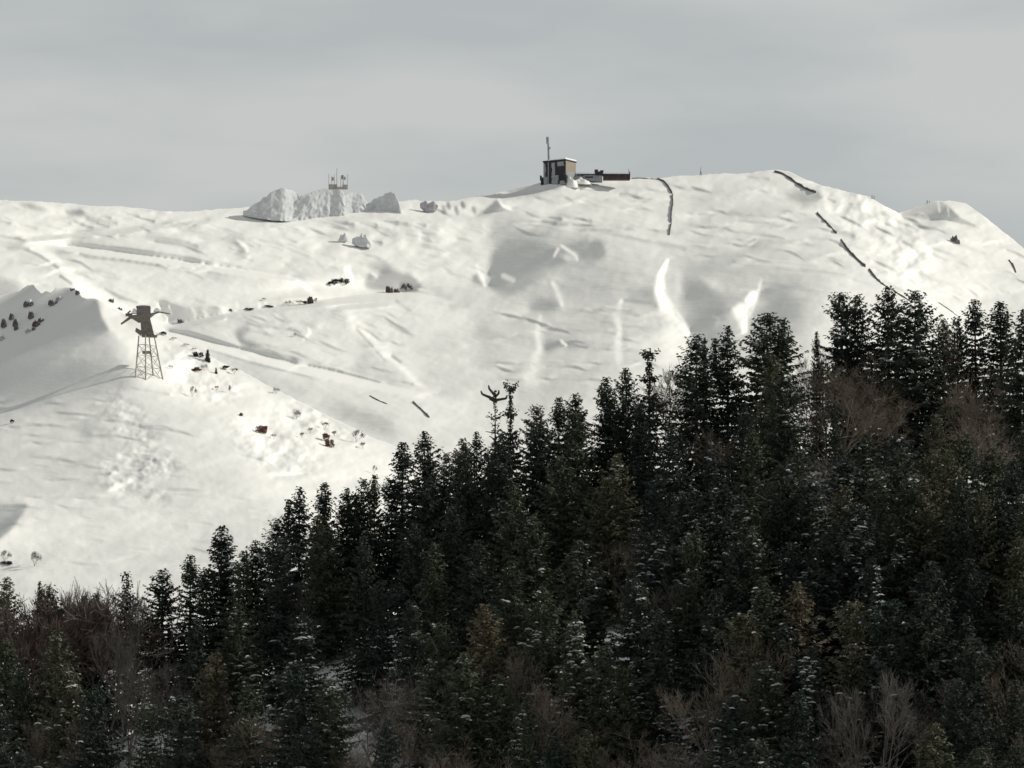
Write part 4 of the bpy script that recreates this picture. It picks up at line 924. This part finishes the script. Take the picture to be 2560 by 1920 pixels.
# low wall of posts right of the hut, and the lone marker on the crest
def fence(pts, h, label, slope=None, d_off=-.5, gap=2.2, board=.75, group='snow fences on the mountain', lean=0, steps=14):
    """a snow fence along a pixel path on the mountain: a run of posts with a slatted screen"""
    W_ = []
    L = [0]
    for i in range(len(pts) - 1): L.append(L[-1] + math.hypot(pts[i + 1][0] - pts[i][0], pts[i + 1][1] - pts[i][1]))
    for s in np.linspace(0, L[-1], steps):
        u = np.interp(s, L, [p[0] for p in pts]); v = np.interp(s, L, [p[1] for p in pts])
        W_.append(Vector(P(u, v, float(A.depth(u, v)) + d_off)))
    o = W_[0].copy(); t = thing('snow_fence', label, 'fence', o, group)
    r = random.Random(int(pts[0][0])); hs = [h[0] + (h[1] - h[0]) * i / (steps - 1) for i in range(steps)]
    hs = [x * .62 * px * r.uniform(.6, 1.25) for x in hs]
    sc = MB()
    for i in range(steps - 1):
        a, c = W_[i] - o, W_[i + 1] - o; d = (c - a); n = Vector((.8, -.3, 0))
        for k in range(4):                                  # four boards with narrow gaps
            z0 = -.3 + k * .25; z1 = z0 + .232
            q = [a + Vector((0, 0, hs[i] * z0)), c + Vector((0, 0, hs[i + 1] * z0)), c + Vector((0, 0, hs[i + 1] * z1)), a + Vector((0, 0, hs[i] * z1))]
            sc.hexa([q[0], q[1], q[1] - n, q[0] - n, q[3], q[2], q[2] - n, q[3] - n])
    sc.build('slat_screen', M_FENCE, t)
    for i in range(0, steps, 2):
        a = W_[i] - o; pm = MB(); pm.bar(a + Vector((0, -.22, -1.2)), a + Vector((0, -.22, hs[i] * .85)), .16, .14, 6); pm.build('post', M_FENCE, t)
    return t
fence([(1581, 447), (1598, 446), (1616, 447)], (6, 5), 'short low fence on the crest right of the dark red hut', steps=6)
fence([(1618, 447), (1634, 448), (1648, 448)], (3, 4), 'lowest fence stub joining the crest fence to the winding fence', steps=6)
fence([(1646, 448), (1662, 455), (1672, 468), (1681, 484)], (9, 11), 'bent upper end of the winding fence below the crest', steps=12)
fence([(1682, 488), (1683, 510), (1679, 534), (1679, 557)], (9, 9), 'middle stretch of the winding fence, straight down the slope', steps=12)
fence([(1679, 560), (1676, 574), (1674, 588)], (7, 7), 'lowest stretch of the winding fence above the bright rib', steps=8)
fence([(1938, 430), (1962, 437), (1990, 458), (2016, 474), (2040, 482)], (10, 14), 'thick dark fence dropping from the right end of the summit crest', steps=16)
fence([(2044, 534), (2068, 558), (2092, 584)], (8, 9), 'short thick fence stretch in the middle of the right shoulder', steps=8)
fence([(2104, 600), (2122, 628), (2142, 648), (2164, 668)], (9, 15), 'long fence stretch on the right shoulder with a tall lower end', steps=12)
fence([(2174, 674), (2188, 694), (2206, 710), (2224, 722)], (10, 7), 'fence stretch running down behind the frosted fir below the snow fence', steps=12)
fence([(2236, 728), (2256, 742), (2280, 756)], (8, 7), 'lowest fence stretch vanishing behind the broad snow capped fir', steps=8)
fence([(2347, 757), (2370, 772), (2394, 790)], (4, 4), 'faint thin fence low on the bright right flank', steps=8)
fence([(2524, 652), (2534, 664), (2541, 682)], (7, 9), 'brownish fence stub near the right end of the far slope', steps=6)
fence([(1034, 1006), (1052, 1022), (1074, 1044)], (6, 7), 'lone straight rust edged fence panel on the white slope above the two tall firs', steps=8)
fence([(926, 990), (948, 1002), (968, 1010)], (3, 3), 'faint buried fence panel left of the lone straight panel', steps=6)
so_ = A.at(1752, 438)
sg = thing('marker_post', 'lone small marker post on the bare crest right of the winding fence', 'post', so_)
add(sg, 'pole', M_GREY, lambda m: m.bar((0, -.3, -1), (0, -.3, 6.2), .35, .22, 6)); add(sg, 'brace', M_GREY, lambda m: (m.bar((-1, -.3, -.5), (0, -.3, 4), .15, .12, 5), m.bar((1, -.3, -.5), (0, -.3, 4), .15, .12, 5)))
for (u, v, nm) in ((2180, 494, 'small frosted post cluster on the skyline of the right shoulder'), (2318, 506, 'tiny marker on the top of the far rounded summit')):
    o = A.at(u, v + 2); t = thing('marker_post', nm, 'post', o); add(t, 'pole', M_FROST, lambda m: (m.bar((0, -.3, -1), (0, -.3, 2.4), .4, .3, 6), m.bar((1.6, -.3, -1), (1.6, -.3, 1.8), .4, .3, 6)))

# ------------------------------------------------------------------ rimed crag with the antennas, and loose rocks
DC = float(A.depth(810, 545)) + 1
pc = DC / FPX
def crag(name, outline_top, outline_bot, d, thick, seed, mat, label, cat, rough=1.0, group=None, lean=.02):
    """a rock standing on the slope: its own outline, real thickness front and back, and broken faces"""
    us = [p[0] for p in outline_top]; u0, u1 = us[0], us[-1]
    nu = max(12, int((u1 - u0) / 2.4)); nvv = 22; uu = np.linspace(u0, u1, nu)
    vt = np.interp(uu, us, [p[1] for p in outline_top]); vb = np.interp(uu, [p[0] for p in outline_bot], [p[1] for p in outline_bot]) + (8 if u1 - u0 > 60 else 3)
    jr = np.random.default_rng(seed + 900); jit = gblur(jr.standard_normal((1, nu)), (1.2 if u1 - u0 > 30 else .5, 0))[0]; vt = vt + jit / (jit.std() + 1e-9) * (1.2 if u1 - u0 > 60 else min(3.0, .14 * (u1 - u0)))
    vt = np.minimum(vt, vb - .5); cu, cv = (u0 + u1) / 2, float(np.mean(vb)); O = Vector(P(cu, cv, d))
    r = np.random.default_rng(seed); s = np.linspace(0, 1, nvv)
    X = ((uu - cu) / FPX * d)[:, None] * np.ones(nvv); Zt = (cv - vt) / FPX * d; Zb = (cv - vb) / FPX * d
    Z = Zb[:, None] + (Zt - Zb)[:, None] * s
    hgt = (Zt - Zb)[:, None]
    nz_ = gblur(r.standard_normal((nvv, nu)), (2.6, 1.6)).T; nz_ /= nz_.std(); ns_ = gblur(r.standard_normal((nvv, nu)), (1.0, .9)).T; ns_ /= ns_.std()
    edge = np.minimum(1, np.minimum(np.arange(nu), np.arange(nu)[::-1]) / 4.0)[:, None]
    # front face leans back; ribs and gullies come and go along it
    foot = (A.depth(uu, vb - (8 if u1 - u0 > 60 else 3)) - d)[:, None] if (u1 - u0 > 60) else 0.0
    Yf = foot - (1.6 if u1 - u0 > 60 else thick) * edge * (1 - s ** 6 * .85) * (1 - lean * s) + (nz_ * (.07 if u1 - u0 > 60 else .16) + ns_ * .05) * thick * rough * edge * (1 - s ** 4)
    Yb = foot + thick * edge * (1 - s ** 1.5) + .01
    Vf = np.stack([X, Yf, Z], -1); Vb_ = np.stack([X, Yb, Z], -1)
    Vv = np.concatenate([Vf.reshape(-1, 3), Vb_.reshape(-1, 3)]); i0 = np.arange(nu * nvv).reshape(nu, nvv); i1 = i0 + nu * nvv
    q = lambda I: np.stack([I[:-1, :-1], I[1:, :-1], I[1:, 1:], I[:-1, 1:]], -1).reshape(-1, 4)
    F = np.concatenate([q(i0), q(i1)[:, ::-1], np.stack([i0[:-1, -1], i0[1:, -1], i1[1:, -1], i1[:-1, -1]], -1)])
    o = link(name, mesh_np(name, Vv, F, mat if isinstance(mat, list) else [mat], False), None, O)
    return tag(o, label, cat, group)
GR = 'rocks on the snow slope'
crag('rimed_crag', [(612, 541), (635, 524), (656, 510), (678, 496), (696, 484), (714, 480), (732, 482), (746, 488), (749, 499), (754, 491), (772, 484), (780, 480), (788, 477), (800, 472), (812, 468), (835, 471), (850, 469), (856, 474), (861, 486), (866, 480), (877, 471), (890, 474), (903, 476), (910, 488), (917, 496), (922, 496), (930, 488), (937, 482), (955, 476), (976, 468), (984, 471), (990, 484), (997, 498), (1001, 514), (1006, 533)],
     [(612, 543), (647, 549), (682, 555), (717, 556), (765, 546), (823, 539), (859, 537), (877, 532), (929, 526), (976, 528), (1006, 535)], DC, 5, 1, M_CRAG, 'large frosted grey crag with jagged top under the antenna cluster', 'crag', 1.0, None)
crag('rock', [(1050, 514), (1056, 505), (1076, 507), (1080, 505), (1088, 501), (1094, 508), (1095, 512)], [(1050, 516), (1062, 526), (1074, 530), (1088, 526), (1095, 514)], float(A.depth(1070, 530)) - .6, 1.8, 4, M_ROCKG, 'mauve grey bare rock standing alone on the crest right of the frosted crags', 'rock', 1, GR)
crag('rock', [(880, 604), (885, 592), (900, 589), (918, 591), (926, 606), (928, 614)], [(880, 606), (900, 616), (928, 617)], float(A.depth(903, 618)) - .6, 1.8, 5, M_CRAG, 'grey blocky rock below the middle frosted crag', 'rock', 1.5, GR)
crag('rock', [(845, 600), (850, 588), (862, 586), (868, 598)], [(845, 602), (868, 602)], float(A.depth(856, 604)) - .5, 1.3, 6, M_CRAG, 'smaller snowed rock left of the grey blocky rock', 'rock', 1, GR)
crag('rock', [(2376, 596), (2386, 592), (2394, 597), (2400, 604)], [(2376, 598), (2390, 602), (2400, 608)], float(A.depth(2388, 606)) - .5, 1.3, 9, M_ROCK, 'small dark rock alone on the bright right flank below the far summit', 'rock', 1, GR)
crag('rock', [(964, 722), (967, 716), (976, 715), (982, 719), (983, 726)], [(964, 731), (983, 732)], float(A.depth(973, 731)) - .5, 1.3, 10, M_RUST, 'rust red boulder on the road edge under the shaded hollow', 'rock', 1, GR)
crag('rock', [(984, 726), (990, 720), (998, 724), (1000, 729)], [(984, 731), (1000, 732)], float(A.depth(992, 731)) - .5, 1.3, 11, M_ROCK, 'dark stone right beside the rust red boulder', 'rock', 1, GR)
crag('rock', [(1000, 720), (1006, 712), (1014, 710), (1017, 720)], [(1000, 722), (1008, 716), (1017, 724)], float(A.depth(1008, 722)) - 1, 1, 12, M_ROCK, 'dark arched stone in the snow, right of the rust red boulder', 'rock', 1, GR)
crag('rock', [(1018, 712), (1024, 710), (1030, 716), (1034, 722)], [(1018, 714), (1026, 718), (1034, 726)], float(A.depth(1026, 722)) - 1, 1, 13, M_ROCK, 'thin dark stone right of the dark arched stone', 'rock', 1, GR)
crag('rock', [(768, 747), (771, 741), (778, 742), (784, 750)], [(768, 759), (784, 760)], float(A.depth(775, 759)) - .5, 1.3, 14, M_RUST, 'dark red boulder among bushes where the lower road bank ends', 'rock', 1, GR)
crag('rock', [(444, 800), (450, 795), (456, 798), (459, 804)], [(444, 803), (459, 806)], float(A.depth(452, 805)) - 1, 1.2, 15, M_ROCK, 'single dark stone in the shaded bank right of the pylon', 'rock', 1, GR)
# antennas on the middle crag
ao = Vector(P(846, 470, DC - 1)); an = thing('antenna_cluster', 'cluster of frosted antenna poles on the summit of the middle crag', 'antenna', ao)
add(an, 'base_frame', M_STEELF, lambda m: (m.box(-24 * pc, -3 * pc, -1, 1, -1, 9 * pc), m.box(10 * pc, 23 * pc, -1, 1, -1, 8 * pc), m.box(-3 * pc + .01, 10 * pc - .01, -.6, .6, -1, 3 * pc)))
for (x, h, w) in ((-24, 36, 2), (-17, 31, 1.6), (-10, 35, 2), (-4, 50, 2.4), (6, 30, 2), (12, 33, 3), (23, 35, 2)):
    add(an, 'pole', M_STEELF, lambda m: m.bar((x * pc, .2, 9 * pc * 0 - .5), (x * pc, .2, h * pc), w * pc * .36, w * pc * .28, 7))
for (x, z, w, h) in ((10, 22, 6, 10), (-14, 18, 5, 9), (16, 20, 4, 8)):
    add(an, 'panel_antenna', M_GREY, lambda m: m.box((x - w / 2) * pc, (x + w / 2) * pc, -.9, -.3, z * pc, (z + h) * pc))

# ------------------------------------------------------------------ lift pylon on the spur
def at_b(u, v): return Vector(P(u, v, float(B.depth(u, v)) - .4))
DP = float(B.depth(366, 925)); pp = DP / FPX
O = Vector(P(366, 925, DP)); py = thing('lift_pylon', 'four legged steel cable car pylon with snowy head on the near spur', 'pylon', O)
def L_(u, v, y=0.0): return Vector(((u - 366) * pp, y, (925 - v) * pp))
top = [L_(347, 840, -1.6), L_(364, 838, -2.4), L_(385, 842, 1.6), L_(371, 838, 2.4)]
foot = [at_b(338, 944) - O, at_b(364, 950) - O, at_b(408, 952) - O, at_b(383, 946) - O]
for k in range(4): foot[k].z -= 1
foot[2].y += 2; foot[3].y += 4
for a, f in zip(top, foot): add(py, 'leg', M_STEELF, lambda m: m.bar(f, a, .44, .34, 7))
for (i, j) in ((0, 1), (1, 2), (2, 3), (3, 0)):
    for (s0, s1) in ((.02, .30), (.30, .02), (.30, .56), (.56, .30), (.56, .80), (.80, .56), (.3, .3), (.56, .56), (.80, .80)):
        a = foot[i].lerp(top[i], s0); c = foot[j].lerp(top[j], s1); add(py, 'brace', M_STEELF, lambda m: m.bar(a, c, .12, .12, 5))
add(py, 'rest_platform', M_STEEL, lambda m: (m.box(*[L_(356, 0).x, L_(377, 0).x, -2, 2, L_(0, 884).z, L_(0, 878).z]),))
def headm(m):
    c = [L_(354, 842, -2.2), L_(386, 842, -2.0), L_(386, 842, 2.2), L_(354, 842, 2.2), L_(350, 797, -1.8), L_(374, 794, -1.6), L_(374, 794, 1.8), L_(350, 797, 1.8)]; m.hexa(c)
add(py, 'mast_head', M_STEEL, headm)
add(py, 'work_platform', M_STEEL, lambda m: (m.hexa([L_(338, 829, -3), L_(352, 840, -3), L_(352, 840, 1), L_(338, 829, 1), L_(340, 820, -3), L_(352, 826, -3), L_(352, 826, 1), L_(340, 820, 1)]),))
add(py, 'work_platform', M_STEEL, lambda m: m.box(L_(374.1, 0).x, L_(392, 0).x, -2.4, 1.5, L_(0, 843).z, L_(0, 838).z))
def beam(m):
    m.hexa([L_(346, 806, -2), L_(374, 794, -2), L_(374, 794, 2), L_(346, 806, 2), L_(318, 789, -2.6), L_(388, 782, -2.6), L_(388, 782, 2.6), L_(318, 789, 2.6)])
    m.bar(L_(326, 792), L_(302, 810, -1), .85, .5, 7); m.bar(L_(372, 786), L_(398, 779), .7, .5, 7); m.bar(L_(398, 779), L_(424, 784), .5, .3, 7)
add(py, 'crossbeam', M_STEEL, beam)
cb = add(py, 'machine_cabin', M_PURP, lambda m: m.box(L_(341, 0).x, L_(375, 0).x, -2.4, 2.4, L_(0, 786).z, L_(0, 770).z))
add(cb, 'cabin_roof', M_STEEL, lambda m: m.box(L_(340, 0).x, L_(375, 0).x, -2.7, 2.7, L_(0, 769.8).z, L_(0, 765).z))
add(py, 'cable_saddle', M_STEEL, lambda m: (m.box(L_(313, 0).x, L_(330, 0).x, -1.6, -.2, L_(0, 790).z, L_(0, 783).z), m.bar(L_(318, 783, -1), L_(326, 776, -1), .5, .4, 6)))
def blob(m, u, v, w, h):
    for k in range(3): m.box(L_(u - w * (1 - .25 * k), 0).x, L_(u + w * (1 - .3 * k), 0).x, -2.2 + k * .3, 1.8 - k * .3, L_(0, v - h * k / 3).z + .003, L_(0, v - h * (k + 1) / 3).z)
add(py, 'snow_cap', M_SNOWB, lambda m: blob(m, 335, 783, 7, 12)); add(py, 'snow_cap', M_SNOWB, lambda m: blob(m, 392, 778, 9, 8)); add(py, 'snow_cap', M_SNOWB, lambda m: blob(m, 358, 764.8, 15, 3))

# ------------------------------------------------------------------ shrubs and stones on the near spur and along the road banks
GS = 'shrubs scattered on the snow'
def shrub(S, kind, u, v, hpx, wid, color, label, cat=None):
    p = Vector(P(u, v, float(S.depth(u, v)))); H = hpx * float(S.depth(u, v)) / FPX
    p.z -= .15 * H * .3
    return place_tree(kind, p, H, wid, color, label, cat or ('bush' if kind.startswith('bush') else 'shrub'), GS)
CB_, CD_, CM_ = (.26, .15, .12), (.075, .066, .07), (.12, .10, .10)
for a in (
    ('shrub1', 519, 902, 30, .9, CD_, 'tallest dark pointed shrub on the edge of the near spur'),
    ('scrub1', 498, 892, 14, 1.6, CD_, 'flat dark shrub touching the tallest pointed shrub on its left'),
    ('bush1', 484, 876, 8, 1.6, CD_, 'small dark tuft up the spur edge from the tallest pointed shrub'),
    ('bush1', 464, 866, 9, 1.9, CD_, 'dark low shrub midway along the spur edge above the tallest pointed shrub'),
    ('bush1', 434, 850, 9, 1.7, CD_, 'dark low shrub at the point where the track leaves the spur edge'),
    ('scrub0', 407, 838, 11, 1.2, CD_, 'round dark shrub on the spur edge close right of the pylon head'),
    ('bush1', 393, 842, 8, 1.2, CM_, 'small shrub between the pylon head and the round dark shrub'),
    ('scrub1', 490, 928, 11, 2.0, CB_, 'dark brown low shrub on the lit flank below the tallest pointed shrub'),
    ('bush1', 512, 926, 18, 1.1, CD_, 'dark bush right of the dark brown low shrub'),
    ('shrub1', 540, 934, 16, .9, CM_, 'slim grey shrub on the lit flank, right of the dark bush'),
    ('bush0', 427, 924, 14, 1.1, CB_, 'small red brown bush right of the pylon legs'),
    ('scrub0', 566, 924, 12, 1.3, CD_, 'dark shrub half hidden behind the spur edge'),
    ('bush0', 586, 936, 20, 1.1, CM_, 'mauve bush on the spur edge right of the half hidden dark shrub'),
    ('bush2', 480, 992, 30, .8, CM_, 'slim leaning grey bush in the middle of the lit flank'),
    ('bush2', 575, 984, 24, .7, CM_, 'thin upright bush on the lit flank below the mauve edge bush'),
    ('bush0', 542, 976, 14, 1.2, CB_, 'small brownish bush left of the thin upright bush'),
    ('bush1', 690, 984, 18, 1.0, CM_, 'grey bush alone on the spur edge between the mauve bush and the tree like bush'),
    ('bush1', 742, 1048, 28, .9, CM_, 'tall mauve grey bush under the spur edge above the red brown thicket'),
    ('scrub1', 603, 1040, 9, 1.1, CM_, 'tiny dark tuft above left of the red brown bush with the long shadow'),
    ('scrub1', 650, 1082, 22, .9, CB_, 'large red brown bush casting a shadow to its left'),
    ('scrub0', 664, 1080, 18, .9, CB_, 'red brown bush leaning on the right of the large shadow casting bush'),
    ('bush0', 684, 1098, 16, 1.0, CB_, 'low end of the red brown bushes, just right of the shadow casting bush'),
    ('bush0', 812, 1074, 24, .9, CM_, 'grey green bush near the spur edge above the red brown thicket'),
    ('bush0', 755, 1096, 18, .9, CB_, 'small brown bush left of the red brown thicket'),
    ('bush0', 776, 1084, 18, .9, CB_, 'small brown bush between the tall mauve grey bush and the red brown thicket'),
    ('scrub0', 812, 1102, 22, .9, CB_, 'upper half of the red brown thicket on the lit flank'),
    ('scrub1', 826, 1118, 24, .8, (.28, .15, .13), 'lower and widest bush of the red brown thicket on the lit flank'),
    ('bush0', 836, 1092, 18, 1.2, CB_, 'red brown bush above right of the thicket'),
    ('bush2', 890, 1106, 36, 1.1, CM_, 'tree like bush with a thin stem on the spur edge'),
    ('bush0', 907, 1122, 20, 1.0, CB_, 'last red brown bush below the tree like bush'),
    ('bush2', 935, 1184, 24, .7, CM_, 'pale thin bush behind the thin frosty spire'),
    ('scrub0', 29, 1058, 11, .9, CD_, 'single tiny dark shrub on the left of the near spur'),
    ('bush2', 86, 1416, 42, 1.15, C_TWIGG, 'pale leafless bush alone on the low snow, casting a long thin shadow'),
    ('bush2', 10, 1404, 32, 1.2, C_TWIGG, 'pale leafless bush at the left frame edge on the low snow'),
    ('scrub1', 14, 1410, 9, 2.6, CD_, 'dark low clump at the foot of the pale bush by the left frame edge'),
): shrub(B, *a)
for a in (
    ('bush1', 722, 764, 15, 1.4, CB_, 'red brown bush at the left end of the row by the dark red boulder'),
    ('bush0', 748, 762, 14, 1.5, CM_, 'mauve bush between the red brown bush and the dark red boulder'),
    ('scrub0', 760, 761, 10, 1.4, CD_, 'dark clump touching the dark red boulder on its left'),
    ('bush2', 790, 758, 16, 1.0, CD_, 'thin dark bush just right of the dark red boulder'),
    ('scrub1', 826, 710, 8, 2.0, CD_, 'dark tuft at the left end of the upper bush row above the road'),
    ('scrub0', 842, 708, 12, 1.7, CD_, 'grey dark shrub in the middle of the upper bush row above the road'),
    ('scrub1', 862, 708, 14, 1.6, (.06, .045, .055), 'tallest purple shrub of the upper bush row above the road'),
    ('bush1', 738, 842, 12, 1.0, CM_, 'small grey bush on the open slope below the road bank'),
    ('bush0', 660, 752, 9, 1.4, CM_, 'small grey bush on the lower road bank, above its middle'),
    ('scrub0', 576, 780, 9, 1.0, CM_, 'small dark shrub on the lower road bank where the scallops end'),
    ('scrub1', 620, 774, 5, 4.0, CM_, 'flat grey scrub strip along the foot of the lower road bank'),
    ('scrub0', 668, 768, 6, 4.0, CM_, 'flat dark scrub strip left of the red brown bush on the road bank'),
): shrub(A, *a)
GK = 'dark stones on the shaded face of the near spur'
for i, (u, v, w, h, lab) in enumerate((
    (9, 806, 9, 24, 'tall dark stone on the shaded face nearest the left frame edge'),
    (28, 790, 8, 16, 'upper one of the two joined dark stones near the left frame edge'),
    (38, 806, 8, 20, 'lower one of the two joined dark stones near the left frame edge'),
    (64, 758, 7, 16, 'left leg of the forked dark stone under the white snow pillow'),
    (76, 758, 9, 10, 'right leg of the forked dark stone under the white snow pillow'),
    (77, 786, 9, 20, 'dark forked stone in the middle of the shaded face'),
    (90, 808, 12, 14, 'reddish black stone low in the shaded face'),
    (102, 800, 10, 7, 'thin stone sliver leaning on the reddish black stone'),
    (70, 826, 9, 9, 'small grey stone below the reddish black stone'),
    (84, 820, 6, 8, 'tiny stone just under the reddish black stone'),
    (132, 756, 14, 11, 'dark wedge shaped stone near the crest of the shaded face'),
    (148, 744, 10, 9, 'grey stone just above the wedge shaped stone'),
    (4, 844, 10, 10, 'low grey stone at the left frame edge under the others'),
    (40, 818, 7, 12, 'narrow dark stone hanging below the two joined stones'),
    (182, 722, 8, 5, 'dark rock patch on the right end of the shaded crest'),
    (194, 730, 7, 10, 'dark rock edge just right of the shaded crest'),
    (278, 752, 8, 6, 'dark stone on the bright spine above the pylon'),
    (300, 771, 9, 5, 'lower dark stone on the bright spine above the pylon'))):
    S = A if i >= 14 else B
    if i in (14, 15): S = B
    d = float(S.depth(u, v + h / 2)) - 1.0
    M = M_RUST if i == 6 else (M_ROCKG if i in (8, 11, 12) else M_ROCK)
    w *= .85; h *= .9
    crag('rock', [(u - w, v + h * .3), (u - w * .6, v - h * .3), (u - w * .1, v - h * .5), (u + w * .5, v - h * .35), (u + w, v + h * .1)], [(u - w, v + h * .4), (u - w * .2, v + h * .55), (u + w, v + h * .3)], d, w / 2 * d / FPX, 40 + i, M, lab, 'rock', 1.2, GK)
mound('snow_pillow', 75, 752, float(B.depth(75, 752)) - .8, 1.3, 3.2, 1.2, 4)
